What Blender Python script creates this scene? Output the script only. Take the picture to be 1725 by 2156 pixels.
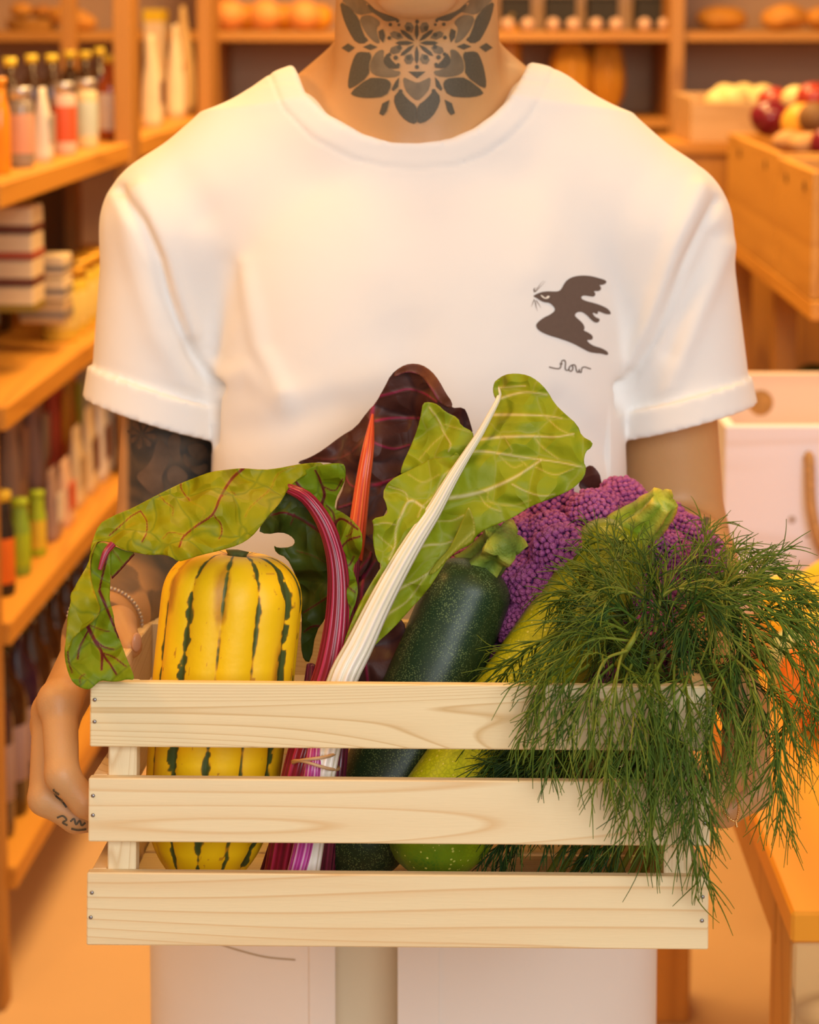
import bpy, bmesh, math, random
import numpy as np
from mathutils import Vector, Matrix, geometry
from mathutils.bvhtree import BVHTree

for _o in list(bpy.data.objects):
    bpy.data.objects.remove(_o)
SC = bpy.context.scene
COL = SC.collection
PI = math.pi

# ------------------------------------------------------------------ camera
FPX = 4600.0          # focal length in photo pixels (frame 1725 x 2156)
CXP, CYP = 862.5, 600.0
PITCH = math.radians(7.0)
CAMZ = 1.5
cam_d = bpy.data.cameras.new('camera')
cam = bpy.data.objects.new('camera', cam_d)
COL.objects.link(cam)
cam.location = (0, 0, CAMZ)
cam.rotation_euler = (PI/2 - PITCH, 0, 0)
cam_d.sensor_fit = 'VERTICAL'
cam_d.sensor_height = 30.0
cam_d.sensor_width = 24.0
cam_d.lens = 30.0 * FPX / 2156.0
cam_d.shift_y = -(1078.0 - CYP) / 2156.0
cam_d.clip_start = 0.05
cam_d.dof.use_dof = True
cam_d.dof.focus_distance = 1.47
cam_d.dof.aperture_fstop = (cam_d.lens / 1000.0) / 0.0095
SC.camera = cam

SC.view_settings.view_transform = 'Standard'
SC.view_settings.look = 'None'
SC.view_settings.gamma = 1.0
SC.view_settings.exposure = -0.04
SC.view_settings.use_curve_mapping = False
SC.cycles.max_bounces = 7
SC.cycles.transparent_max_bounces = 12
SC.cycles.use_denoising = True

# ------------------------------------------------------------------ world + lamps
wd = bpy.data.worlds.new('world'); SC.world = wd; wd.use_nodes = True
wb = wd.node_tree.nodes['Background']
wb.inputs[0].default_value = (1.0, 0.86, 0.70, 1); wb.inputs[1].default_value = 0.17

def area(name, loc, target, size, power, color, sy=None):
    ld = bpy.data.lights.new(name, 'AREA')
    ld.energy = power; ld.color = color
    ld.size = size
    if sy: ld.shape = 'RECTANGLE'; ld.size_y = sy
    o = bpy.data.objects.new(name, ld); COL.objects.link(o)
    o.location = loc
    d = Vector(target) - Vector(loc)
    o.rotation_euler = d.to_track_quat('-Z', 'Y').to_euler()
    return o
# daylight through the shop window behind the photographer
area('window_daylight', (0.7, -1.5, 2.35), (0, 1.7, 1.1), 2.6, 90, (0.92, 0.97, 1.0), 1.8)
# warm ceiling lamps of the shop
area('ceiling_lamp_front', (-0.1, 1.62, 2.85), (-0.1, 1.62, 0), 0.5, 14, (1.0, 0.56, 0.14))
area('ceiling_lamp_left', (-1.15, 1.25, 2.3), (-0.3, 1.6, 1.0), 0.35, 11, (1.0, 0.50, 0.13))
area('ceiling_lamp_aisle', (0.0, 3.6, 2.85), (-0.1, 3.8, 0), 0.8, 66, (1.0, 0.58, 0.20))
area('ceiling_lamp_back', (0.1, 5.0, 2.8), (0.1, 5.6, 0.6), 0.8, 42, (1.0, 0.58, 0.22))
area('ceiling_lamp_right', (1.2, 2.9, 2.8), (0.9, 2.7, 0), 0.6, 20, (1.0, 0.62, 0.25))

# ------------------------------------------------------------------ frames
CP, SP = math.cos(PITCH), math.sin(PITCH)
def C(px, py, D):
    """photo pixel at depth D -> camera-level frame (right, forward, up)"""
    return np.array([(px-CXP)*D/FPX, D, (CYP-py)*D/FPX])
def W(P):
    """camera-level frame -> world"""
    P = np.asarray(P, dtype=float)
    x, d, v = P[..., 0], P[..., 1], P[..., 2]
    return np.stack([x, d*CP + v*SP, CAMZ - d*SP + v*CP], -1)
def PW(px, py, D): return W(C(px, py, D))
def at_Y(px, py, Y):
    v = (CYP-py)/FPX
    D = Y/(CP + v*SP)
    return PW(px, py, D)
def at_z(px, py, z):
    v = (CYP-py)/FPX
    D = (z-CAMZ)/(-SP + v*CP)
    return PW(px, py, D)

# ------------------------------------------------------------------ objects
OFF = {}
def setp(o, label=None, cat=None, group=None, kind=None):
    if label: o['label'] = label
    if cat: o['category'] = cat
    if group: o['group'] = group
    if kind: o['kind'] = kind
    return o
def thing(name, label, cat, loc, group=None):
    o = bpy.data.objects.new(name, None); COL.objects.link(o)
    o.empty_display_size = 0.05
    o.location = tuple(float(v) for v in loc)
    OFF[o.name] = np.array(o.location)
    return setp(o, label, cat, group)
def mk(name, V, Fc, mat, parent=None, smooth=True, attrs=None, rot=None):
    """one mesh object from world-space vertices"""
    V = np.asarray(V, dtype=float)
    if parent is None:
        off = np.array([(V[:, 0].min()+V[:, 0].max())/2, (V[:, 1].min()+V[:, 1].max())/2, V[:, 2].min()])
    else:
        off = OFF[parent.name]
    me = bpy.data.meshes.new(name)
    me.from_pydata((V-off).tolist(), [], Fc if isinstance(Fc, list) else Fc.tolist())
    me.update()
    if smooth: me.polygons.foreach_set('use_smooth', [True]*len(me.polygons))
    if attrs:
        for k, a in attrs.items():
            a = np.asarray(a, dtype=np.float32)
            at = me.attributes.new(k, 'FLOAT', 'POINT'); at.data.foreach_set('value', a)
    mats = mat if isinstance(mat, (list, tuple)) else [mat]
    for m in mats: me.materials.append(m)
    o = bpy.data.objects.new(name, me); COL.objects.link(o)
    if parent is None:
        o.location = off
    else:
        o.parent = parent
    OFF[o.name] = off
    return o

class MB:
    """collects several shapes for one mesh"""
    def __init__(s): s.V = []; s.F = []; s.n = 0; s.A = []
    def add(s, VF, attr=None):
        V, Fc = VF
        V = np.asarray(V, dtype=float)
        s.V.append(V)
        for f in Fc: s.F.append([int(i)+s.n for i in f])
        if attr is not None: s.A.append(np.broadcast_to(np.asarray(attr, dtype=float), (len(V),)))
        s.n += len(V)
        return s
    def get(s): return np.concatenate(s.V), s.F
    def mk(s, name, mat, parent=None, smooth=True, attr=None):
        V, Fc = s.get()
        at = {attr: np.concatenate(s.A)} if attr else None
        return mk(name, V, Fc, mat, parent, smooth, at)

def box(x0, x1, y0, y1, z0, z1):
    V = [(x, y, z) for x in (x0, x1) for y in (y0, y1) for z in (z0, z1)]
    Fc = [[0, 1, 3, 2], [4, 6, 7, 5], [0, 4, 5, 1], [2, 3, 7, 6], [0, 2, 6, 4], [1, 5, 7, 3]]
    return np.array(V, dtype=float), Fc
def bevbox(x0, x1, y0, y1, z0, z1, b=0.001, seg=1):
    bm = bmesh.new()
    V, Fc = box(x0, x1, y0, y1, z0, z1)
    vs = [bm.verts.new(v) for v in V]
    for f in Fc: bm.faces.new([vs[i] for i in f])
    bmesh.ops.recalc_face_normals(bm, faces=bm.faces)
    bmesh.ops.bevel(bm, geom=list(bm.edges), offset=b, segments=seg, affect='EDGES', profile=0.5)
    bm.verts.index_update()
    V = np.array([v.co[:] for v in bm.verts]); Fc = [[v.index for v in f.verts] for f in bm.faces]
    bm.free()
    return V, Fc
def rotz(V, a, c=(0, 0)):
    V = np.array(V, dtype=float); x = V[:, 0]-c[0]; y = V[:, 1]-c[1]
    V[:, 0] = c[0] + x*math.cos(a) - y*math.sin(a); V[:, 1] = c[1] + x*math.sin(a) + y*math.cos(a)
    return V
def resample(P, n):
    """Catmull-Rom through the points, n samples evenly spaced; extra columns ride along"""
    P = np.asarray(P, dtype=float)
    if len(P) == 2:
        t = np.linspace(0, 1, n)[:, None]; return P[0]*(1-t) + P[1]*t
    Q = np.vstack([2*P[0]-P[1], P, 2*P[-1]-P[-2]])
    out = []
    for i in range(1, len(Q)-2):
        t = np.linspace(0, 1, 16, endpoint=False)[:, None]
        a, b, c, d = Q[i-1], Q[i], Q[i+1], Q[i+2]
        out.append(0.5*((2*b) + (-a+c)*t + (2*a-5*b+4*c-d)*t*t + (-a+3*b-3*c+d)*t**3))
    out = np.vstack(out + [P[-1:]])
    s = np.concatenate([[0], np.cumsum(np.linalg.norm(np.diff(out[:, :3], axis=0), axis=1))])
    u = np.linspace(0, s[-1], n)
    return np.stack([np.interp(u, s, out[:, k]) for k in range(out.shape[1])], -1)
def frames(P, up=None):
    P = np.asarray(P)
    T = np.gradient(P, axis=0); T /= np.linalg.norm(T, axis=1)[:, None] + 1e-12
    n0 = np.array(up if up is not None else (0.0, 0.0, 1.0))
    if abs(np.dot(n0, T[0])) > 0.9: n0 = np.array((1.0, 0.0, 0.0))
    N = []; n = n0
    for t in T:
        n = n - np.dot(n, t)*t; n = n/np.linalg.norm(n); N.append(n)
    N = np.array(N); B = np.cross(T, N)
    return T, N, B
def tube(P, R, n=12, cap=True, rib=0, ribamp=0.0, sq=1.0, up=None):
    """swept tube; R radius per point; rib = lengthwise ribs; sq = flattening of the 2nd axis"""
    P = np.asarray(P, dtype=float); K = len(P)
    R = np.broadcast_to(np.asarray(R, dtype=float), (K,))
    T, N, B = frames(P, up)
    th = np.linspace(0, 2*PI, n, endpoint=False)
    m = 1 + ribamp*np.cos(rib*th) if rib else np.ones(n)
    V = P[:, None, :] + (R[:, None]*m*np.cos(th))[..., None]*N[:, None, :] + (sq*R[:, None]*m*np.sin(th))[..., None]*B[:, None, :]
    V = V.reshape(-1, 3)
    Fc = [[i*n+j, i*n+(j+1) % n, (i+1)*n+(j+1) % n, (i+1)*n+j] for i in range(K-1) for j in range(n)]
    if cap:
        Fc.append(list(range(n))[::-1]); Fc.append([(K-1)*n+j for j in range(n)])
    return V, Fc
def lathe(prof, n=32, c=(0, 0, 0), axis=None, mod=None):
    """prof: list of (r, z). mod(theta, t) -> radius factor"""
    prof = np.asarray(prof, dtype=float); K = len(prof)
    th = np.linspace(0, 2*PI, n, endpoint=False)
    tt = np.linspace(0, 1, K)
    M = np.ones((K, n)) if mod is None else mod(th[None, :], tt[:, None])
    r = prof[:, 0][:, None]*M
    V = np.stack([r*np.cos(th), r*np.sin(th), np.broadcast_to(prof[:, 1][:, None], (K, n))], -1).reshape(-1, 3)
    if axis is not None:
        a = np.asarray(axis, dtype=float); a /= np.linalg.norm(a)
        q = Vector((0, 0, 1)).rotation_difference(Vector(a)).to_matrix()
        V = V @ np.array(q).T
    V = V + np.asarray(c)
    Fc = [[i*n+j, i*n+(j+1) % n, (i+1)*n+(j+1) % n, (i+1)*n+j] for i in range(K-1) for j in range(n)]
    Fc.append(list(range(n))[::-1]); Fc.append([(K-1)*n+j for j in range(n)])
    return V, Fc
def ball(c, r, n=16, m=10, s=(1, 1, 1)):
    ph = np.linspace(0.0, PI, m+1)
    pr = [(max(1e-4, math.sin(p))*r, -math.cos(p)*r) for p in ph]
    V, Fc = lathe(pr, n)
    return V*np.array(s) + np.asarray(c), Fc

def vnoise(P, scale=1.0, seed=0):
    """smooth value noise in -1..1 on an (n,3) array"""
    Q = np.asarray(P, dtype=float)*scale + seed*17.13
    i = np.floor(Q).astype(np.int64); f = Q - i; f = f*f*(3-2*f)
    def h(a, b, c):
        v = (a*374761393 + b*668265263 + c*2147483647 + seed*1274126177) & 0xffffffff
        v = ((v ^ (v >> 13))*1274126177) & 0xffffffff
        return ((v ^ (v >> 16)) & 0xffff)/32767.5 - 1
    r = 0
    for dx in (0, 1):
        for dy in (0, 1):
            for dz in (0, 1):
                w = (f[:, 0] if dx else 1-f[:, 0])*(f[:, 1] if dy else 1-f[:, 1])*(f[:, 2] if dz else 1-f[:, 2])
                r = r + w*h(i[:, 0]+dx, i[:, 1]+dy, i[:, 2]+dz)
    return r
def seg_dist(X, Y, line, widths=None):
    """distance from points to a polyline (+ interpolated width)"""
    best = np.full(np.shape(X), 1e9); bw = np.ones(np.shape(X)); bs = np.zeros(np.shape(X))
    L = [np.asarray(p, dtype=float) for p in line]
    for k in range(len(L)-1):
        a, b = L[k][:2], L[k+1][:2]
        ab = b-a; q = max(float(ab@ab), 1e-9)
        t = np.clip(((X-a[0])*ab[0] + (Y-a[1])*ab[1])/q, 0, 1)
        dx = X-a[0]-t*ab[0]; dy = Y-a[1]-t*ab[1]
        d = np.sqrt(dx*dx+dy*dy)
        m = d < best
        best = np.where(m, d, best)
        if widths is not None:
            w = widths[k]*(1-t)+widths[k+1]*t; bw = np.where(m, w, bw)
        sg = np.sign(ab[0]*dy - ab[1]*dx); bs = np.where(m, sg, bs)
    return best, bw, bs

# ------------------------------------------------------------------ materials
def newmat(name):
    m = bpy.data.materials.new(name); m.use_nodes = True
    nt = m.node_tree; b = nt.nodes['Principled BSDF']
    return m, nt, b
def N(nt, typ, **kw):
    n = nt.nodes.new(typ)
    for k, v in kw.items():
        if k.startswith('i_'):
            key = k[2:]
            key = int(key) if key.isdigit() else key.replace('_', ' ')
            n.inputs[key].default_value = v
        else: setattr(n, k, v)
    return n
def lk(nt, a, b): nt.links.new(a, b)
def rgba(c): return (c[0], c[1], c[2], 1)
def s2l(r, g, b):
    f = lambda v: ((v/255+0.055)/1.055)**2.4 if v > 10 else v/255/12.92
    return (f(r), f(g), f(b))
_cache = {}
def plain(name, col, rough=0.5, noise=0.08, nscale=20, bump=0.0, bscale=200, metal=0.0, spec=0.35, trans=0.0, coat=0.0, sss=0.0):
    if name in _cache: return _cache[name]
    m, nt, b = newmat(name)
    tc = N(nt, 'ShaderNodeTexCoord')
    nz = N(nt, 'ShaderNodeTexNoise', i_Scale=nscale, i_Detail=3.0)
    lk(nt, tc.outputs['Object'], nz.inputs['Vector'])
    mix = N(nt, 'ShaderNodeMix', data_type='RGBA')
    mix.inputs['A'].default_value = rgba([max(0, c*(1-noise*2)) for c in col])
    mix.inputs['B'].default_value = rgba([min(1, c*(1+noise)) for c in col])
    lk(nt, nz.outputs['Fac'], mix.inputs['Factor']); lk(nt, mix.outputs['Result'], b.inputs['Base Color'])
    b.inputs['Roughness'].default_value = rough; b.inputs['Metallic'].default_value = metal
    b.inputs['Specular IOR Level'].default_value = spec
    b.inputs['Transmission Weight'].default_value = trans
    b.inputs['Coat Weight'].default_value = coat
    if sss:
        b.inputs['Subsurface Weight'].default_value = sss
        b.inputs['Subsurface Radius'].default_value = (0.01, 0.004, 0.002); b.inputs['Subsurface Scale'].default_value = 1.0
    if bump:
        n2 = N(nt, 'ShaderNodeTexNoise', i_Scale=bscale, i_Detail=2.0); lk(nt, tc.outputs['Object'], n2.inputs['Vector'])
        bp = N(nt, 'ShaderNodeBump', i_Strength=bump, i_Distance=0.001); lk(nt, n2.outputs['Fac'], bp.inputs['Height'])
        lk(nt, bp.outputs['Normal'], b.inputs['Normal'])
    _cache[name] = m
    return m
def wood(name, c0, c1, axis='X', freq=55, stretch=0.06, rough=0.55, dark=None, off=0.0, dist=6.0, scale=1.0, ring=9.0):
    """grain runs along axis; lines vary across it"""
    if name in _cache: return _cache[name]
    m, nt, b = newmat(name)
    tc = N(nt, 'ShaderNodeTexCoord')
    mp = N(nt, 'ShaderNodeMapping')
    sc = {'X': (stretch, 1, 1), 'Y': (1, stretch, 1), 'Z': (1, 1, stretch)}[axis]
    mp.inputs['Scale'].default_value = [v*scale for v in sc]; mp.inputs['Location'].default_value = (off, off*0.7, off*1.3)
    lk(nt, tc.outputs['Object'], mp.inputs['Vector'])
    # growth rings: contour lines of a long stretched noise field
    fd = N(nt, 'ShaderNodeTexNoise', i_Scale=ring, i_Detail=1.0, i_Roughness=0.35, i_Distortion=0.25)
    lk(nt, mp.outputs['Vector'], fd.inputs['Vector'])
    ml = N(nt, 'ShaderNodeMath', operation='MULTIPLY'); ml.inputs[1].default_value = freq/3.0; lk(nt, fd.outputs['Fac'], ml.inputs[0])
    wv = N(nt, 'ShaderNodeMath', operation='FRACT'); lk(nt, ml.outputs[0], wv.inputs[0])
    rp = N(nt, 'ShaderNodeValToRGB')
    e = rp.color_ramp.elements; e[0].position = 0.0; e[0].color = rgba(c0); e[1].position = 1.0; e[1].color = rgba(c0)
    mid_ = [p*0.72+q*0.28 for p, q in zip(c0, c1)]
    k = e.new(0.55); k.color = rgba([p*0.9+q*0.1 for p, q in zip(c0, c1)])
    k = e.new(0.80); k.color = rgba(mid_)
    k = e.new(0.91); k.color = rgba(c1)
    lk(nt, wv.outputs[0], rp.inputs['Fac'])
    nz = N(nt, 'ShaderNodeTexNoise', i_Scale=26.0, i_Detail=4.0); lk(nt, mp.outputs['Vector'], nz.inputs['Vector'])
    mr = N(nt, 'ShaderNodeMapRange'); mr.inputs['From Min'].default_value = 0.52; mr.inputs['From Max'].default_value = 0.75
    mr.inputs['To Max'].default_value = 0.75
    lk(nt, nz.outputs['Fac'], mr.inputs['Value'])
    mx = N(nt, 'ShaderNodeMix', data_type='RGBA'); lk(nt, mr.outputs['Result'], mx.inputs['Factor'])
    lk(nt, rp.outputs['Color'], mx.inputs['A']); mx.inputs['B'].default_value = rgba(dark or c1)
    lk(nt, mx.outputs['Result'], b.inputs['Base Color'])
    b.inputs['Roughness'].default_value = rough
    n2 = N(nt, 'ShaderNodeTexNoise', i_Scale=900.0, i_Detail=1.0); lk(nt, mp.outputs['Vector'], n2.inputs['Vector'])
    bp = N(nt, 'ShaderNodeBump', i_Strength=0.15, i_Distance=0.0006); lk(nt, n2.outputs['Fac'], bp.inputs['Height'])
    lk(nt, bp.outputs['Normal'], b.inputs['Normal'])
    _cache[name] = m
    return m

# ------------------------------------------------------------------ implicit surfaces
def smin(a, b, k):
    if k <= 0: return np.minimum(a, b)
    h = np.clip(0.5+0.5*(b-a)/k, 0, 1)
    return b*(1-h)+a*h - k*h*(1-h)
class Vol:
    def __init__(s, lo, hi, h):
        s.lo = np.array(lo, dtype=float); s.h = h
        s.n = np.ceil((np.array(hi)-s.lo)/h).astype(int)+1
        s.F = np.full(tuple(s.n), 0.5, dtype=np.float32)
    def sl(s, lo, hi):
        a = np.clip(np.floor((np.array(lo)-s.lo)/s.h).astype(int), 0, s.n-1)
        b = np.clip(np.ceil((np.array(hi)-s.lo)/s.h).astype(int)+1, 1, s.n)
        S = tuple(slice(a[i], b[i]) for i in range(3))
        g = [(s.lo[i]+s.h*np.arange(a[i], b[i])).astype(np.float32) for i in range(3)]
        return S, g[0][:, None, None], g[1][None, :, None], g[2][None, None, :]
    def add(s, prim, k=0.01):
        fn, lo, hi = prim
        m = k+0.004
        S, X, Y, Z = s.sl(np.array(lo)-m, np.array(hi)+m)
        s.F[S] = smin(s.F[S], fn(X, Y, Z).astype(np.float32), k)
    def cut(s, prim, k=0.0):
        fn, lo, hi = prim
        S, X, Y, Z = s.sl(lo, hi)
        s.F[S] = -smin(-s.F[S], fn(X, Y, Z).astype(np.float32), k)
    def mesh(s):
        F = s.F; h = s.h
        neg = F < 0
        acc = np.zeros(tuple(s.n-1), dtype=np.uint8)
        for dx in (0, 1):
            for dy in (0, 1):
                for dz in (0, 1):
                    acc += neg[dx:s.n[0]-1+dx, dy:s.n[1]-1+dy, dz:s.n[2]-1+dz]
        act = (acc > 0) & (acc < 8)
        idx = np.argwhere(act)
        ids = np.full(act.shape, -1, dtype=np.int32); ids[act] = np.arange(len(idx))
        cor = [(a, b, c) for a in (0, 1) for b in (0, 1) for c in (0, 1)]
        val = {c: F[idx[:, 0]+c[0], idx[:, 1]+c[1], idx[:, 2]+c[2]].astype(float) for c in cor}
        P = np.zeros((len(idx), 3)); cnt = np.zeros(len(idx))
        for c in cor:
            for ax in range(3):
                if c[ax] == 0:
                    d = list(c); d[ax] = 1; d = tuple(d)
                    va, vb = val[c], val[d]
                    cr = (va < 0) != (vb < 0)
                    den = np.where(np.abs(va-vb) < 1e-12, 1e-12, va-vb)
                    t = np.where(cr, va/den, 0)
                    p = np.array(c, dtype=float)[None, :].repeat(len(idx), 0); p[:, ax] = t
                    P += p*cr[:, None]; cnt += cr
        P = (idx + P/cnt[:, None])*h + s.lo
        quads = []
        for ax in range(3):
            o1, o2 = [(1, 2), (2, 0), (0, 1)][ax]
            a = neg; sh = [slice(None)]*3; sh2 = [slice(None)]*3
            sh[ax] = slice(0, -1); sh2[ax] = slice(1, None)
            cr = neg[tuple(sh)] != neg[tuple(sh2)]
            ii = np.argwhere(cr)
            ok = (ii[:, o1] > 0) & (ii[:, o2] > 0) & (ii[:, o1] < s.n[o1]-1) & (ii[:, o2] < s.n[o2]-1)
            ii = ii[ok]
            fl = neg[tuple(ii.T)]
            def g(d1, d2):
                j = ii.copy(); j[:, o1] -= d1; j[:, o2] -= d2
                return ids[tuple(j.T)]
            q = np.stack([g(1, 1), g(0, 1), g(0, 0), g(1, 0)], -1)
            q[~fl] = q[~fl][:, ::-1]
            quads.append(q)
        Q = np.concatenate(quads)
        Q = Q[(Q >= 0).all(1)]
        return P, Q
def relax(V, Q, it=2, lam=0.5, keep=None):
    E = np.concatenate([Q[:, [0, 1]], Q[:, [1, 2]], Q[:, [2, 3]], Q[:, [3, 0]]])
    E = np.concatenate([E, E[:, ::-1]])
    n = len(V)
    cnt = np.bincount(E[:, 0], minlength=n).astype(float); cnt[cnt == 0] = 1
    for i in range(it):
        for l in (lam, -lam*1.04):
            S = np.stack([np.bincount(E[:, 0], weights=V[E[:, 1], k], minlength=n) for k in range(3)], -1)/cnt[:, None]
            V = V + l*(S-V)
    return V
def capsule(a, b, ra, rb, sy=1.0):
    """tapered capsule; sy stretches its depth axis"""
    a = np.array(a, dtype=float); b = np.array(b, dtype=float)
    r = max(ra, rb)
    lo = np.minimum(a, b)-r*np.array([1, sy, 1]); hi = np.maximum(a, b)+r*np.array([1, sy, 1])
    def fn(X, Y, Z):
        x = X-a[0]; y = (Y-a[1])/sy; z = Z-a[2]
        d = b-a; d = np.array([d[0], d[1]/sy, d[2]]); q = max(float(d@d), 1e-12)
        t = np.clip((x*d[0]+y*d[1]+z*d[2])/q, 0, 1)
        return np.sqrt((x-t*d[0])**2+(y-t*d[1])**2+(z-t*d[2])**2) - (ra+(rb-ra)*t)
    return fn, lo, hi
def ellip(c, r):
    c = np.array(c, dtype=float); r = np.array(r, dtype=float)
    def fn(X, Y, Z):
        x, y, z = (X-c[0])/r[0], (Y-c[1])/r[1], (Z-c[2])/r[2]
        k0 = np.sqrt(x*x+y*y+z*z); k1 = np.sqrt((x/r[0])**2+(y/r[1])**2+(z/r[2])**2)+1e-9
        return k0*(k0-1)/k1
    return fn, c-r, c+r
def group(prims, k):
    lo = np.min([p[1] for p in prims], axis=0); hi = np.max([p[2] for p in prims], axis=0)
    def fn(X, Y, Z):
        F = None
        for p in prims:
            g = p[0](X, Y, Z)
            F = g if F is None else smin(F, g, k)
        return F
    return fn, lo-0.01, hi+0.01

# ------------------------------------------------------------------ traced sheets (leaves, prints)
def poly_in(X, Y, poly):
    P = np.asarray(poly); ins = np.zeros(X.shape, bool); n = len(P)
    for i in range(n):
        x1, y1 = P[i]; x2, y2 = P[(i+1) % n]
        c = ((y1 > Y) != (y2 > Y)) & (X < (x2-x1)*(Y-y1)/((y2-y1) if y2 != y1 else 1e-9)+x1)
        ins ^= c
    return ins
def chaikin(P, it=1):
    P = np.asarray(P, dtype=float)
    for _ in range(it):
        Q = np.roll(P, -1, axis=0)
        P = np.stack([0.75*P+0.25*Q, 0.25*P+0.75*Q], 1).reshape(-1, 2)
    return P
def densify(P, step):
    out = []; n = len(P)
    for i in range(n):
        a, b = P[i], P[(i+1) % n]
        k = max(1, int(np.linalg.norm(b-a)/step))
        for j in range(k): out.append(a+(b-a)*j/k)
    return np.array(out)
def tri_poly(poly, step):
    """triangulated interior of a 2D polygon: vertices, triangles"""
    P = densify(np.asarray(poly, dtype=float), step)
    x0, y0 = P.min(0); x1, y1 = P.max(0)
    gx, gy = np.meshgrid(np.arange(x0, x1, step), np.arange(y0, y1, step*0.87))
    gx = gx + (np.arange(gx.shape[0]) % 2)[:, None]*step*0.5
    gx = gx.ravel(); gy = gy.ravel()
    m = poly_in(gx, gy, P); gx, gy = gx[m], gy[m]
    d = np.full(gx.shape, 1e9)
    for i in range(len(P)): d = np.minimum(d, (gx-P[i, 0])**2+(gy-P[i, 1])**2)
    m = d > (step*0.6)**2
    pts = [Vector((float(a), float(b))) for a, b in P] + [Vector((float(a), float(b))) for a, b in zip(gx[m], gy[m])]
    n = len(P)
    r = geometry.delaunay_2d_cdt(pts, [(i, (i+1) % n) for i in range(n)], [], 1, 1e-5)
    V = np.array([v[:] for v in r[0]]); T = np.array([list(f) for f in r[2] if len(f) == 3], dtype=int)
    return V, T
def idw(X, Y, ctrl, p=2.5):
    c = np.asarray(ctrl, dtype=float); num = 0; den = 0
    for x, y, d in c:
        w = 1/((X-x)**2+(Y-y)**2+60)**(p/2)
        num = num+w*d; den = den+w
    return num/den
# ================================================================== SETTING
def structure(o): o['kind'] = 'structure'; return o
M_floor = plain('floor_concrete', (0.60, 0.41, 0.23), 0.55, 0.10, 1.6, 0.1, 60)
M_wall = plain('wall_plaster', (0.60, 0.40, 0.25), 0.8, 0.05, 3)
M_ceil = plain('ceiling_plaster', (0.7, 0.6, 0.48), 0.8, 0.04, 3)
M_oak = wood('oak_shelf', (0.66, 0.32, 0.045), (0.52, 0.23, 0.028), 'Y', 22, 0.06, 0.5)
M_oakx = wood('oak_shelf_x', (0.52, 0.24, 0.035), (0.40, 0.17, 0.022), 'X', 22, 0.06, 0.5)
M_oakz = wood('oak_post', (0.46, 0.22, 0.045), (0.34, 0.15, 0.03), 'Z', 22, 0.06, 0.5)
M_dark = plain('dark_panel', (0.10, 0.075, 0.06), 0.7, 0.1, 8)
structure(mk('floor', *box(-2.4, 2.8, -2.4, 6.3, -0.05, 0.0), M_floor, smooth=False))
structure(mk('ceiling', *box(-2.4, 2.8, -2.4, 6.3, 3.0, 3.05), M_ceil, smooth=False))
structure(mk('wall_back', *box(-2.4, 2.8, 6.2, 6.3, 0, 3.0), M_wall, smooth=False))
structure(mk('wall_left', *box(-2.5, -2.4, -2.4, 6.3, 0, 3.0), M_wall, smooth=False))
structure(mk('wall_right', *box(2.8, 2.9, -2.4, 6.3, 0, 3.0), M_wall, smooth=False))

# ---------------------------------------------------------------- left rack
RD = np.array([0.0515, 1.0, 0]); RD /= np.linalg.norm(RD)
RN = np.array([-1.0, 0.0515, 0]); RN /= np.linalg.norm(RN)      # into the rack
R0 = np.array([-0.60, 3.2, 0.0])
def rk(s, t, z): return R0 + RD*s + RN*t + np.array([0, 0, z])
def rbox(s0, s1, t0, t1, z0, z1, b=0.002):
    V, Fc = bevbox(s0, s1, t0, t1, z0, z1, b)
    return (R0 + V[:, :1]*RD + V[:, 1:2]*RN + V[:, 2:]*np.array([0, 0, 1.0])), Fc
S_Z = [1.256, 0.924, 0.596, 0.213]           # shelf tops
rack = thing('shelf_rack', 'tall oak shelving rack full of groceries along the left of the shop', 'shelf', rk(1.1, 0.2, 0))
for z in S_Z:
    mk('shelf_board', *rbox(0.0, 2.34, 0.0, 0.36, z-0.036, z), M_oak, rack, False)
for s in (-0.04, 1.06, 2.16):
    mk('post', *rbox(s, s+(0.0395 if s < 0 else 0.09), 0.012 if s < 0 else -0.006, 0.045 if s < 0 else 0.03, 0, 1.95), M_oakz, rack, False)
    mk('post', *rbox(s, s+0.045, 0.33, 0.366, 0, 1.95), M_oakz, rack, False)
mk('back_panel', *rbox(0.0, 2.2, 0.366, 0.376, 0.1, 1.235), M_dark, rack, False)

# ---------------------------------------------------------------- back wall unit
wu = thing('wall_shelf', 'wide oak wall shelving unit along the back wall behind the person', 'shelf', (0, 6.0, 0))
ZB = [float(at_Y(0, 66, 5.75)[2]), float(at_Y(0, 250, 5.75)[2])]
for z in ZB + [0.75, 0.3, 1.95]:
    mk('shelf_board', *bevbox(-1.9, 2.0, 5.75, 6.19, z-0.026, z, 0.002), M_oakx, wu, False)
for px in (444, 850, 1426):
    x = float(at_Y(px, 100, 5.74)[0])
    mk('post', *bevbox(x-0.019, x+0.019, 5.735, 6.19, 0, 2.1, 0.002), M_oakz, wu, False)
mk('post', *bevbox(-1.9, -1.87, 5.735, 6.19, 0, 2.1, 0.002), M_oakz, wu, False)
mk('post', *bevbox(1.97, 2.0, 5.735, 6.19, 0, 2.1, 0.002), M_oakz, wu, False)

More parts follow.
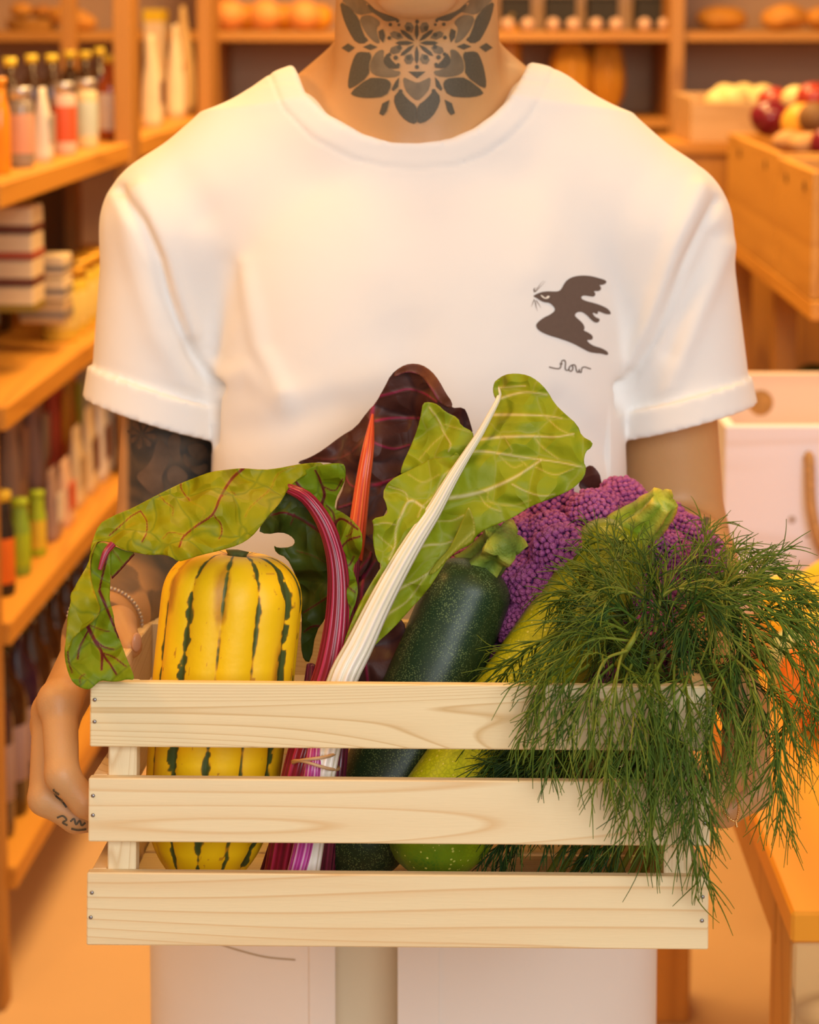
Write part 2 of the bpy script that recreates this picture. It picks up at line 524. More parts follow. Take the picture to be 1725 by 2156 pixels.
# ---------------------------------------------------------------- right stand with bins
RS = np.array([0.0146, 1.0, 0]); RS /= np.linalg.norm(RS)
RM = np.array([1.0, -0.0146, 0]); RM /= np.linalg.norm(RM)
Q0 = np.array([(930-862.5)*0+0.575-0.0, 4.2, 0.0]) + np.array([0.0616, 0, 0])
def rs(s, t, z): return Q0 + RS*s + RM*t + np.array([0, 0, z])
def sbox(s0, s1, t0, t1, z0, z1, b=0.002):
    V, Fc = bevbox(s0, s1, t0, t1, z0, z1, b)
    return (Q0 + V[:, :1]*RS + V[:, 1:2]*RM + V[:, 2:]*np.array([0, 0, 1.0])), Fc
M_ply = wood('bin_ply', (0.64, 0.33, 0.06), (0.52, 0.25, 0.04), 'Y', 9, 0.1, 0.5)
M_hole = plain('hole_dark', (0.10, 0.045, 0.01), 0.8)
stand = thing('display_stand', 'oak produce stand with plywood bins on top at the right', 'display stand', rs(-0.4, 0.3, 0))
mk('top_board', *sbox(-0.83, 0.35, 0.0, 0.62, 1.03, 1.06), M_oak, stand, False)
mk('shelf_board', *sbox(-0.83, 0.35, 0.02, 0.62, 0.72, 0.745), M_oak, stand, False)
mk('shelf_board', *sbox(-0.83, 0.35, 0.02, 0.62, 0.2, 0.225), M_oak, stand, False)
for s in (-0.825, -0.28, 0.30):
    mk('leg', *sbox(s, s+0.045, 0.03, 0.07, 0.0, 1.03), M_oakz, stand, False)
    mk('leg', *sbox(s, s+0.045, 0.56, 0.60, 0.0, 1.03), M_oakz, stand, False)
mk('back_panel', *sbox(-0.83, 0.35, 0.60, 0.615, 0.225, 1.03), plain('stand_panel', (0.22, 0.11, 0.03), 0.7), stand, False)
def bin_(s0, s1, z1, label):
    b = thing('plywood_bin', label, 'bin', rs((s0+s1)/2, 0.28, 1.061), 'plywood produce bins')
    m = M_ply; th = 0.014; z0 = 1.0615
    p = mk('side_panel', *sbox(s0, s1, 0.0, th, z0, z1), m, b, False)
    mk('side_panel', *sbox(s0, s1, 0.55-th, 0.55, z0, z1), m, b, False)
    mk('end_panel', *sbox(s0, s0+th, th, 0.55-th, z0, z1), m, b, False)
    mk('end_panel', *sbox(s1-th, s1, th, 0.55-th, z0, z1), m, b, False)
    mk('bottom_panel', *sbox(s0+th, s1-th, th, 0.55-th, z0, z0+0.008), m, b, False)
    for f in (0.2, 0.72):
        c = rs(s0+(s1-s0)*f, -0.0005, z1-0.028)
        V, Fc = lathe([(0.0001, 0), (0.0085, 0), (0.0085, 0.001), (0.0001, 0.001)], 16, c, -RM)
        mk('finger_hole', V, Fc, M_hole, b, False)
    return b
bin_(-0.46, 0.19, 1.268, 'orange plywood bin holding red onions, the farther one of the row')
bin_(-0.82, -0.47, 1.262, 'orange plywood bin holding squashes and potatoes, the nearer one of the row')

# ---------------------------------------------------------------- table at right
M_tab = wood('table_top', (0.80, 0.33, 0.018), (0.72, 0.28, 0.014), 'Y', 5, 0.1, 0.45)
M_tabs = wood('table_side', (0.58, 0.27, 0.05), (0.45, 0.19, 0.03), 'Z', 12, 0.1, 0.5)
M_tabend = wood('table_end', (0.72, 0.47, 0.20), (0.42, 0.24, 0.09), 'X', 24, 0.1, 0.5, dark=(0.3, 0.17, 0.09))
tz = 0.752
tc_ = at_z(1667, 1921, tz)
TX, TY = float(tc_[0]), float(tc_[1])
def tbox(x0, x1, y0, y1, z0, z1, b=0.003):
    V, Fc = bevbox(x0, x1, y0, y1, z0, z1, b)
    V = V.copy(); V[:, 0] += (V[:, 1])*0.0146
    return V + np.array([TX, TY, 0]), Fc
table = thing('display_table', 'bright orange-toned wooden display table at the right beside the crate', 'table', (TX+0.45, TY+0.75, 0))
mk('tabletop', *tbox(0, 0.95, 0, 1.50, tz-0.028, tz), M_tab, table, False)
mk('apron', *tbox(0.003, 0.02, 0.10, 1.46, tz-0.075, tz-0.0285), M_tabs, table, False)
mk('apron', *tbox(0.003, 0.945, 0.004, 0.022, tz-0.22, tz-0.0285), M_tabend, table, False)
mk('apron', *tbox(0.003, 0.945, 1.472, 1.492, tz-0.09, tz-0.0285), M_tabs, table, False)
for x, y in ((0.004, 0.024), (0.85, 0.024), (0.004, 1.36), (0.85, 1.36)):
    mk('leg', *tbox(x, x+0.075, y, y+0.11, 0, tz-0.0285), M_tabs, table, False)

# ---------------------------------------------------------------- CRATE (held)
ROLL = math.radians(0.42)
KC = C(843, 1720, 1.41)
def crate_to_cam(P):
    """crate frame: x right, y depth from the front face, z up from crate bottom line"""
    P = np.asarray(P, dtype=float)
    x = P[:, 0]*math.cos(ROLL)+P[:, 2]*math.sin(ROLL)
    z = -P[:, 0]*math.sin(ROLL)+P[:, 2]*math.cos(ROLL)
    return np.stack([KC[0]+x, KC[1]+P[:, 1], KC[2]+z], -1)
def cz(py): return (1720-py)*1.41/FPX
PXM = 1.41/FPX
crate_base = W(crate_to_cam(np.array([[0, 0.137, cz(1995)]])))[0]
crate = thing('wooden_crate', 'pale pine slatted crate full of vegetables held by the person', 'crate', crate_base)
M_pine = [wood('pine_%d' % i, c0, c1, 'X', fr, 0.075, 0.6, off=i*3.7+0.31, dark=dk, ring=[17, 15, 13][i]) for i, (c0, c1, fr, ds, dk) in enumerate([
    ((0.80, 0.67, 0.40), (0.62, 0.44, 0.20), 150, 4.0, (0.82, 0.66, 0.40)),
    ((0.81, 0.68, 0.42), (0.71, 0.51, 0.26), 56, 13.0, (0.79, 0.61, 0.35)),
    ((0.79, 0.66, 0.40), (0.68, 0.47, 0.23), 66, 10.0, (0.70, 0.48, 0.24))])]
M_pinez = wood('pine_post', (0.84, 0.70, 0.44), (0.70, 0.52, 0.28), 'Z', 120, 0.05, 0.6, ring=22)
M_piney = wood('pine_end', (0.80, 0.62, 0.36), (0.62, 0.42, 0.20), 'Y', 90, 0.05, 0.6, ring=18)
M_nail = plain('nail_steel', (0.35, 0.35, 0.38), 0.35, metal=0.9)
def cbox(x0, x1, y0, y1, z0, z1, b=0.0008, wob=0.0):
    V, Fc = bevbox(x0, x1, y0, y1, z0, z1, b)
    return W(crate_to_cam(V)), Fc
XL, XR = (188-843)*PXM, (1498-843)*PXM
TH = 0.010; DEP = 0.275
rows = [(1441, 1577, 0), (1643, 1777, 1), (1842, 1995, 2)]
dx = [0.0, 0.0008, 0.0016]
for (yt, yb, i) in rows:
    mk('slat', *cbox(XL-dx[i]*0.8, XR-dx[i]*0.8, 0, TH, cz(yb), cz(yt)), M_pine[i], crate, False)
    mk('slat', *cbox(XL, XR, DEP-TH, DEP, cz(yb), cz(yt)), M_pine[i], crate, False)
    for x in (XL+0.0006, XR-TH-0.0006):
        mk('slat', *cbox(x, x+TH, TH+0.0002, DEP-TH-0.0002, cz(yb), cz(yt)), M_piney, crate, False)
for x0 in (XL+TH+0.0006, XR-TH-0.0192):
    for y0 in (TH+0.0002, DEP-TH-0.0182):
        mk('corner_post', *cbox(x0, x0+0.0185, y0, y0+0.018, cz(1990), cz(1450 if y0 < 0.1 else 1441)), M_pinez, crate, False)
for k in range(4):
    y0 = TH+0.004+k*0.0635
    mk('bottom_slat', *cbox(XL+0.012, XR-0.012, y0, y0+0.056, cz(1990), cz(1990)+0.007), M_pine[k % 3], crate, False)
for (px, py) in ((198, 1473), (198, 1519), (196, 1675), (196, 1716), (195, 1879), (193, 1931), (1481, 1888), (1480, 1938), (1486, 1489), (1486, 1534), (1485, 1690), (1484, 1733)):
    mb = MB()
    yy = py - (px-843)*math.tan(ROLL)
    c = np.array([(px-843)*PXM, -0.0002, cz(yy)])
    V, Fc = lathe([(0.0001, 0), (0.0011, 0), (0.0013, 0.0005), (0.0006, 0.0009), (0.0001, 0.0009)], 12, c, (0, -1, 0))
    mb.add((W(crate_to_cam(V)), Fc)); mb.mk('nail', M_nail, crate)
# ================================================================== PERSON
DT = 1.81
def skin_mat():
    m, nt, b = newmat('skin')
    tc = N(nt, 'ShaderNodeTexCoord')
    nz = N(nt, 'ShaderNodeTexNoise', i_Scale=14.0, i_Detail=4.0); lk(nt, tc.outputs['Object'], nz.inputs['Vector'])
    mix = N(nt, 'ShaderNodeMix', data_type='RGBA')
    mix.inputs['A'].default_value = (0.50, 0.26, 0.105, 1); mix.inputs['B'].default_value = (0.62, 0.35, 0.145, 1)
    lk(nt, nz.outputs['Fac'], mix.inputs['Factor'])
    # inked sleeve: attribute ink x petal pattern
    at = N(nt, 'ShaderNodeAttribute', attribute_name='ink')
    vo = N(nt, 'ShaderNodeTexVoronoi', i_Scale=24.0, feature='F1', distance='EUCLIDEAN')
    dn = N(nt, 'ShaderNodeTexNoise', i_Scale=22.0, i_Detail=1.0); lk(nt, tc.outputs['Object'], dn.inputs['Vector'])
    vm = N(nt, 'ShaderNodeVectorMath', operation='MULTIPLY_ADD'); vm.inputs[1].default_value = (0.05, 0.05, 0.05)
    lk(nt, dn.outputs['Color'], vm.inputs[0]); lk(nt, tc.outputs['Object'], vm.inputs[2]); lk(nt, vm.outputs[0], vo.inputs['Vector'])
    mr = N(nt, 'ShaderNodeMapRange'); mr.inputs['From Min'].default_value = 0.0; mr.inputs['From Max'].default_value = 0.75
    mr.inputs['To Min'].default_value = 0.86; mr.inputs['To Max'].default_value = 1.0
    lk(nt, vo.outputs['Distance'], mr.inputs['Value'])
    wv = N(nt, 'ShaderNodeTexWave', wave_type='RINGS', i_Scale=16.0, i_Distortion=5.0); lk(nt, vm.outputs[0], wv.inputs['Vector'])
    m1 = N(nt, 'ShaderNodeMath', operation='MULTIPLY_ADD'); m1.inputs[1].default_value = 0.10; m1.inputs[2].default_value = -0.08
    lk(nt, wv.outputs['Fac'], m1.inputs[0])
    ad = N(nt, 'ShaderNodeMath', operation='ADD'); lk(nt, mr.outputs[0], ad.inputs[0]); lk(nt, m1.outputs[0], ad.inputs[1])
    mu = N(nt, 'ShaderNodeMath', operation='MULTIPLY', use_clamp=True); lk(nt, ad.outputs[0], mu.inputs[0]); lk(nt, at.outputs['Fac'], mu.inputs[1])
    mx = N(nt, 'ShaderNodeMix', data_type='RGBA'); lk(nt, mu.outputs[0], mx.inputs['Factor'])
    lk(nt, mix.outputs['Result'], mx.inputs['A']); mx.inputs['B'].default_value = (0.035, 0.036, 0.034, 1)
    lk(nt, mx.outputs['Result'], b.inputs['Base Color'])
    b.inputs['Roughness'].default_value = 0.5
    b.inputs['Subsurface Weight'].default_value = 0.12
    b.inputs['Subsurface Radius'].default_value = (0.01, 0.004, 0.002); b.inputs['Subsurface Scale'].default_value = 0.6
    n2 = N(nt, 'ShaderNodeTexVoronoi', i_Scale=700.0); lk(nt, tc.outputs['Object'], n2.inputs['Vector'])
    n3 = N(nt, 'ShaderNodeTexNoise', i_Scale=90.0, i_Detail=3.0); lk(nt, tc.outputs['Object'], n3.inputs['Vector'])
    bp = N(nt, 'ShaderNodeBump', i_Strength=0.12, i_Distance=0.0006); lk(nt, n2.outputs['Distance'], bp.inputs['Height'])
    bp2 = N(nt, 'ShaderNodeBump', i_Strength=0.25, i_Distance=0.001); lk(nt, n3.outputs['Fac'], bp2.inputs['Height'])
    lk(nt, bp.outputs['Normal'], bp2.inputs['Normal']); lk(nt, bp2.outputs['Normal'], b.inputs['Normal'])
    return m
M_skin = skin_mat()

# ---- hand joints (photo side left); the other hand is its mirror image
def hand_pts(mir):
    dy = -12 if mir else 0
    def q(x, y, d):
        if mir: x = 2*843.0 - x
        return C(x, y+dy, d)
    return q
def hand(mir):
    q = hand_pts(mir); P = []
    wr = q(205, 1335, 1.615)
    M = [q(125, 1478, 1.478), q(108, 1500, 1.502), q(104, 1525, 1.526), (q(118, 1535, 1.552))]
    # palm
    for i, m in enumerate(M):
        P.append(capsule(wr + (M[i]-M[1])*0.35, m, 0.0165, 0.0128))
    P.append(capsule(M[0], M[3], 0.0125, 0.0115))
    palm = group(P, 0.012)
    fing = []
    J = [[(125, 1478, 1.478), (131, 1632, 1.452), (180, 1690, 1.452), (207, 1712, 1.462)],
         [(108, 1500, 1.502), (96, 1680, 1.474), (160, 1722, 1.472), (200, 1728, 1.480)],
         [(104, 1525, 1.526), (104, 1685, 1.498), (160, 1722, 1.496), (208, 1724, 1.502)],
         [(118, 1535, 1.552), (120, 1660, 1.524), (165, 1692, 1.520), (208, 1700, 1.524)]]
    R = [(0.0125, 0.0112, 0.0096, 0.0078), (0.0128, 0.0115, 0.0098, 0.008), (0.0122, 0.011, 0.0094, 0.0076), (0.0108, 0.0095, 0.0082, 0.0068)]
    for j, r in zip(J, R):
        pp = [q(*a) for a in j]
        fing.append(group([capsule(pp[k], pp[k+1], r[k], r[k+1]) for k in range(3)], 0.004))
    th = [q(205, 1370, 1.60), q(222, 1322, 1.592), q(250, 1312, 1.572), q(276, 1362, 1.548)]
    thumb = group([capsule(th[0], th[1], 0.0165, 0.0125), capsule(th[1], th[2], 0.0125, 0.0108), capsule(th[2], th[3], 0.0112, 0.0082)], 0.008)
    return palm, fing, thumb, wr

body = Vol((-0.30, 1.43, -0.56), (0.31, 1.96, 0.47), 0.0023)
# torso under the shirt
body.add(capsule(C(880, 1250, 1.81), C(880, 700, 1.81), 0.12, 0.145, 0.62), 0.02)
for cx, s in ((378, -1), (1374, 1)):
    body.add(capsule(C(cx, 485, DT), C(878+s*150, 330, DT+0.005), 0.042, 0.048), 0.02)
    ex, ey = (345, 1150) if s < 0 else (1428, 1140)
    body.add(capsule(C(cx, 485, DT), C(ex, ey, 1.85), 0.042, 0.0405), 0.02)
# upper chest and neck
body.add(ellip(C(880, 372, 1.805), (0.12, 0.058, 0.082)), 0.03)
body.add(capsule(C(878, 380, 1.80), C(878, -110, 1.775), 0.0715, 0.0645, 0.95), 0.022)
for s in (-1, 1):
    body.add(capsule(C(878+s*100, 128, 1.835), C(878+s*254, 266, 1.83), 0.030, 0.032), 0.025)
    body.add(capsule(C(878+s*40, 322, 1.748), C(878+s*260, 275, 1.80), 0.010, 0.012), 0.018)
# forearms + hands
hands = []
for mir in (False, True):
    palm, fing, thumb, wr = hand(mir)
    el = C(345, 1150, 1.85) if not mir else C(1428, 1140, 1.85)
    body.add(capsule(el, el*0.7+wr*0.3, 0.040, 0.041), 0.015)
    body.add(capsule(el*0.72+wr*0.28, wr, 0.041, 0.0245), 0.012)
    body.add(palm, 0.012)
    for f in fing: body.add(f, 0.0035)
    body.add(thumb, 0.008)
    hands.append(wr)
# head
hc = C(878, -190, 1.755)
body.add(ellip(hc+np.array([0, 0.012, 0.035]), (0.077, 0.097, 0.095)), 0.02)
body.add(ellip(hc+np.array([0, -0.028, -0.035]), (0.055, 0.066, 0.070)), 0.012)
chin = C(878, -20, 1.668)
body.add(ellip(chin+np.array([0, 0.012, 0.004]), (0.032, 0.024, 0.023)), 0.006)
for s in (-1, 1):
    body.add(capsule(chin+np.array([s*0.012, 0.014, 0.002]), hc+np.array([s*0.054, 0.015, -0.035]), 0.019, 0.014), 0.006)
    body.add(ellip(hc+np.array([s*0.080, 0.018, -0.005]), (0.009, 0.018, 0.032)), 0.006)
    body.cut(ellip(hc+np.array([s*0.031, -0.094, 0.012]), (0.018, 0.014, 0.012)), 0.012)
    body.add(ellip(hc+np.array([s*0.031, -0.078, 0.010]), (0.014, 0.011, 0.010)), 0.003)
body.add(capsule(hc+np.array([0, -0.090, 0.015]), hc+np.array([0, -0.108, -0.024]), 0.008, 0.011), 0.012)
body.add(ellip(hc+np.array([0, -0.100, -0.028]), (0.016, 0.012, 0.008)), 0.008)
body.add(ellip(hc+np.array([0, -0.091, -0.054]), (0.024, 0.011, 0.005)), 0.005)
body.add(ellip(hc+np.array([0, -0.088, -0.064]), (0.020, 0.011, 0.006)), 0.005)
BV, BQ = body.mesh(); del body
BV = relax(BV, BQ, 3)
# ink mask: sleeve on the arm at the left of the photo, plus marks
bx = CXP + BV[:, 0]*FPX/BV[:, 1]; by = CYP - BV[:, 2]*FPX/BV[:, 1]
ink = np.clip((BV[:, 1]-1.66)/0.05, 0, 1)*np.clip((by-560)/60, 0, 1)*(bx < 470)*np.clip((bx-262+np.clip((1000-by)/40, -2, 2)*0)/14, 0, 1)
el0 = C(345, 1150, 1.85)
nzk = vnoise(BV, 38, 3)
ink = np.maximum(ink, (np.clip((nzk-0.12)*8, 0, 1))*0.75*(bx < 470)*(BV[:, 1] > 1.585)*(by > 1000)*(BV[:, 1] < 1.75))
person = thing('person', 'person in a white t-shirt with a mandala neck tattoo holding the crate', 'person', (0.0, 1.78, 0))
BW = W(BV)
body_o = mk('body', BW, BQ, M_skin, person, True, {'ink': ink})
body_bvh = BVHTree.FromPolygons([tuple(v) for v in BV], [list(map(int, q)) for q in BQ])

# ---- eyes, brows, hair (above the frame)
M_eye = plain('eye_white', (0.85, 0.82, 0.78), 0.15, 0.02)
M_iris = plain('eye_iris', (0.06, 0.035, 0.02), 0.15, 0.1)
M_hair = plain('hair_dark', (0.035, 0.02, 0.012), 0.5, 0.3, 60, 0.5, 300)
for s in (-1, 1):
    e = hc+np.array([s*0.031, -0.0790, 0.010])
    V, Fc = ball(e, 0.0105, 16, 12, (1.15, 1, 0.55)); ey = mk('eye', W(V), Fc, M_eye, person)
    V, Fc = ball(e+np.array([0, -0.0078, 0]), 0.0042, 12, 8, (1, 0.8, 1)); mk('iris', W(V), Fc, M_iris, ey)
    V, Fc = tube([hc+np.array([s*(0.015+0.03*t), -0.092+0.012*t*t, 0.030+0.004*math.sin(t*3)]) for t in np.linspace(0, 1, 8)], 0.003, 6)
    mk('eyebrow', W(V), Fc, M_hair, person)
hv = Vol((hc[0]-0.1, hc[1]-0.11, hc[2]-0.07), (hc[0]+0.1, hc[1]+0.14, hc[2]+0.16), 0.004)
hv.add(ellip(hc+np.array([0, 0.016, 0.040]), (0.084, 0.102, 0.100)), 0.01)
hv.cut(ellip(hc+np.array([0, -0.085, -0.01]), (0.068, 0.060, 0.070)), 0.01)
hv.cut(ellip(hc+np.array([0, 0.05, -0.11]), (0.2, 0.2, 0.10)), 0.01)
V, Q = hv.mesh(); V = relax(V, Q, 2); V += 0.0015*vnoise(V, 160, 5)[:, None]
mk('hair', W(V), Q, M_hair, person)

# ---- T-shirt
def shirt_mat(nm='cotton', col=(0.86, 0.84, 0.815)):
    m, nt, b = newmat(nm)
    tc = N(nt, 'ShaderNodeTexCoord')
    b.inputs['Base Color'].default_value = rgba(col)
    b.inputs['Roughness'].default_value = 0.9; b.inputs['Specular IOR Level'].default_value = 0.15
    b.inputs['Sheen Weight'].default_value = 0.1
    n2 = N(nt, 'ShaderNodeTexNoise', i_Scale=1100.0, i_Detail=2.0); lk(nt, tc.outputs['Object'], n2.inputs['Vector'])
    n3 = N(nt, 'ShaderNodeTexNoise', i_Scale=14.0, i_Detail=2.0, i_Distortion=0.6); lk(nt, tc.outputs['Object'], n3.inputs['Vector'])
    bp = N(nt, 'ShaderNodeBump', i_Strength=0.15, i_Distance=0.0004); lk(nt, n2.outputs['Fac'], bp.inputs['Height'])
    bp2 = N(nt, 'ShaderNodeBump', i_Strength=0.22, i_Distance=0.006); lk(nt, n3.outputs['Fac'], bp2.inputs['Height'])
    lk(nt, bp.outputs['Normal'], bp2.inputs['Normal']); lk(nt, bp2.outputs['Normal'], b.inputs['Normal'])
    return m
M_shirt = shirt_mat()
shirt = Vol((-0.30, 1.60, -0.50), (0.31, 1.96, 0.225), 0.0026)
KP = DT/FPX
def sx(px): return (px-CXP)*KP
def sv(py): return (CYP-py)*KP
# torso as a stack of ellipses
tp = [(250, 500, 1250, .052), (300, 470, 1280, .062), (380, 450, 1305, .080), (480, 440, 1315, .096), (600, 440, 1318, .104), (800, 450, 1316, .107), (1000, 445, 1318, .106), (1300, 440, 1325, .104), (1600, 420, 1345, .105), (1900, 400, 1360, .108)]
tv = np.array([sv(t[0]) for t in tp])[::-1]
ta = np.array([(t[2]-t[1])/2*KP for t in tp])[::-1]; tcx = np.array([sx((t[2]+t[1])/2) for t in tp])[::-1]; tb = np.array([t[3] for t in tp])[::-1]
_zz = np.linspace(tv[0], tv[-1], 160)
def _sm(a):
    v = np.interp(_zz, tv, a)
    for _ in range(60): v[1:-1] = v[1:-1]*0.5+0.25*(v[:-2]+v[2:])
    return v
ta, tcx, tb = _sm(ta), _sm(tcx), _sm(tb); tv = _zz
def torso(X, Y, Z):
    z = Z.ravel()
    a = np.interp(z, tv, ta)[None, None, :]; c = np.interp(z, tv, tcx)[None, None, :]; bb = np.interp(z, tv, tb)[None, None, :]
    u = np.abs((X-c)/a); w = np.abs((Y-DT)/bb)
    r = (u**2.5+w**2.3)**(1/2.4)
    d = (r-1)*bb*0.85
    top = Z-sv(262); bot = sv(1720)-Z
    return np.maximum(np.maximum(d, top), bot)
shirt.add((torso, (-0.22, 1.66, sv(1750)), (0.22, 1.96, sv(230))), 0.01)
SH = {-1: ((372, 474), (640, 302), (325, 860)), 1: ((1380, 478), (1118, 296), (1444, 855))}
for s in (-1, 1):
    j, nb, cf = SH[s]
    J = C(j[0], j[1], DT); NB = C(nb[0], nb[1], DT); CF = C(cf[0], cf[1], DT+0.012)
    shirt.add(capsule(J, NB, 0.0595, 0.0605), 0.035)
    shirt.add(capsule(J*0.97+CF*0.03, CF, 0.0600, 0.0535 if s < 0 else 0.0545, 1.05), 0.016)
# neck collar base
shirt.add(ellip(C(870, 265, DT-0.01), (0.115, 0.072, 0.050)), 0.04)
# sleeve ends: tilted planes
pl = {-1: ((178, 838), (450, 925)), 1: ((1588, 852), (1312, 925))}
cuffs = {}
for s in (-1, 1):
    a, b_ = pl[s]
    A = C(a[0], a[1], DT); B = C(b_[0], b_[1], DT)
    tdir = (B-A)/np.linalg.norm(B-A); nrm = np.cross(tdir, np.array([0, 1.0, 0])); nrm /= np.linalg.norm(nrm)
    if nrm[2] > 0: nrm = -nrm           # points down and out of the sleeve
    j, nb, cf = SH[s]; J = C(j[0], j[1], DT); CF = C(cf[0], cf[1]+60, DT+0.012)
    ext = (CF-J)
    E = J+ext*1.15
    r0, r1 = 0.0600, (0.0535 if s < 0 else 0.0545)
    fs = capsule(J, E, r0, r1, 1.05)[0]
    lim_lo = np.array([-0.30, 1.66, sv(1040)]) if s < 0 else np.array([0.165, 1.66, sv(1040)])
    lim_hi = np.array([-0.155, 1.95, sv(640)]) if s < 0 else np.array([0.31, 1.95, sv(640)])
    pd = lambda X, Y, Z, A=A, n=nrm: (X-A[0])*n[0]+(Y-A[1])*n[1]+(Z-A[2])*n[2]
    cw = 0.027 if s < 0 else 0.023
    # cut the sleeve below the plane (only outside the torso)
    shirt.cut((lambda X, Y, Z, fs=fs, pd=pd: np.maximum(fs(X, Y, Z)-0.006, -pd(X, Y, Z)), lim_lo, lim_hi), 0.0)
    # rolled cuff with an opening
    cuff = (lambda X, Y, Z, fs=fs, pd=pd, cw=cw: np.maximum(np.abs(fs(X, Y, Z)-0.0005 - (pd(X, Y, Z)+cw)*0.09)-0.0042, np.abs(pd(X, Y, Z)+cw/2)-cw/2), lim_lo, lim_hi)
    cuffs[s] = (cuff, fs, pd, cw)
    shirt.cut((lambda X, Y, Z, fs=fs, pd=pd: np.maximum(fs(X, Y, Z)+0.006, -(pd(X, Y, Z)+0.018)), lim_lo, lim_hi), 0.0)
# folds and seams, drawn as relief on the front
folds = [  # polyline px, amplitude (m, + out), width px, one-sided shadow drop
    ([(252, 400), (270, 430), (300, 470), (335, 545), (352, 620), (375, 680), (405, 745), (440, 800), (460, 815)], -0.0060, 13),
    ([(300, 400), (345, 500), (378, 620), (398, 700)], 0.0035, 22),
    ([(455, 815), (449, 870), (446, 930)], -0.006, 9),
    ([(262, 420), (290, 560), (330, 700), (420, 860)], 0.0025, 26),
    ([(490, 565), (470, 650), (440, 740)], -0.0028, 30),
    ([(510, 560), (530, 650), (545, 730), (600, 820)], 0.0025, 22),
    ([(470, 800), (520, 780), (600, 850)], 0.0018, 28),
    ([(370, 390), (420, 450)], -0.003, 45),
    ([(1508, 425), (1485, 470), (1440, 560), (1405, 650), (1375, 720), (1330, 790), (1310, 815)], -0.0035, 13),
    ([(1470, 400), (1420, 520), (1395, 600), (1365, 690), (1330, 760)], 0.0040, 22),
    ([(1530, 520), (1480, 640), (1430, 760), (1400, 850)], 0.0028, 22),
    ([(1500, 500), (1450, 620), (1410, 740)], -0.0028, 22),
    ([(1312, 812), (1308, 860), (1312, 920)], -0.006, 9),
    ([(700, 300), (760, 420), (790, 560)], 0.0012, 60),
    ([(1180, 330), (1150, 460), (1130, 560)], 0.0012, 50),
    ([(560, 870), (640, 830), (800, 790)], 0.0010, 34),
    ([(500, 910), (600, 890), (700, 850)], -0.0014, 38),
    ([(1290, 960), (1230, 900), (1180, 850)], -0.002, 30),
    ([(860, 720), (870, 900), (860, 1000)], -0.002, 60)]
neck = np.array([(596, 60), (606, 100), (614, 130), (622, 150), (640, 198), (690, 248), (760, 284), (820, 299), (880, 303), (950, 297), (1000, 277), (1042, 246), (1072, 215), (1095, 178), (1110, 148), (1118, 124), (1124, 100), (1134, 60)], dtype=float)
def U_of(px): return np.interp(px, neck[3:-2, 0], neck[3:-2, 1])
def relief(X, Y, Z):
    px = CXP+X*FPX/Y; py = CYP-Z*FPX/Y
    g = 0
    for pl_, amp, wd_ in folds:
        x0 = min(p[0] for p in pl_)-3*wd_; x1 = max(p[0] for p in pl_)+3*wd_
        y0 = min(p[1] for p in pl_)-3*wd_; y1 = max(p[1] for p in pl_)+3*wd_
        m = (px > x0) & (px < x1) & (py > y0) & (py < y1)
        r = np.zeros(px.shape)
        if m.any():
            d, _, _ = seg_dist(px[m], py[m], pl_)
            r[m] = amp*1.35*np.exp(-(d/wd_)**2)
        g = g+r
    # collar band stitched below the neck opening
    d, _, _ = seg_dist(px, py, neck)
    inside = 1.0
    g = g - 0.0011*np.exp(-((d-52)/4.0)**2)*(py < 420) + 0.0012*(1/(1+np.exp((d-52)/5)))*(py < 420)
    # cuffs handled apart
    return g
SV0, SQ0 = None, None
# neck opening: everything above the neckline curve, front and back
def neckcut(X, Y, Z):
    px = CXP+X*FPX/Y; py = CYP-Z*FPX/Y
    u = (px-871)/252.0
    front = np.interp(px, neck[3:-2, 0], neck[3:-2, 1])
    tb_ = np.clip((Y-1.765)/0.06, 0, 1)
    back = 182 - 14*u
    lim = front*(1-tb_)+np.minimum(front, back)*tb_
    d1 = (py-lim)*KP*0.8
    d2 = (np.abs(u)-1)*252*KP
    return np.maximum(d1, d2)
shirt.cut((neckcut, (-0.13, 1.60, sv(330)), (0.13, 1.96, sv(-30))), 0.0)
# hollow just inside the rim so that the collar reads as cloth
for s in (-1, 1):
    c_ = cuffs[s]
    lo, hi = c_[0][1], c_[0][2]
    shirt.add((c_[0][0], lo, hi), 0.0015)
SVv, SQ = shirt.mesh(); del shirt
SVv = relax(SVv, SQ, 5)
# push relief along the front normals
fr = np.clip((DT+0.01-SVv[:, 1])/0.03, 0, 1)
for s in (-1, 1):
    c_ = cuffs[s]; pdv = c_[2](SVv[:, 0], SVv[:, 1], SVv[:, 2]); side = (SVv[:, 0]*s > 0.16)
    fr = np.where(side, fr*np.clip((-pdv-c_[3])/0.012, 0, 1), fr)
rel = relief(SVv[:, 0], SVv[:, 1], SVv[:, 2])*fr
tri = SVv[SQ]; fn = np.cross(tri[:, 2]-tri[:, 0], tri[:, 3]-tri[:, 1])
vn = np.stack([sum(np.bincount(SQ[:, k], weights=fn[:, a], minlength=len(SVv)) for k in range(4)) for a in range(3)], -1)
vn /= np.linalg.norm(vn, axis=1)[:, None]+1e-12
if (vn[:, 1]*(SVv[:, 1]-DT)).sum() < 0: vn = -vn
big = vnoise(SVv*np.array([1, 1, 0.45]), 16, 9)*0.0018*fr
SVv = SVv + vn*(rel+big)[:, None]
shirt_o = mk('t_shirt', W(SVv), SQ, M_shirt, person)
shirt_o['label'] = 'white crew-neck t-shirt with rolled sleeves'
shirt_bvh = BVHTree.FromPolygons([tuple(v) for v in SVv], [list(map(int, q)) for q in SQ])

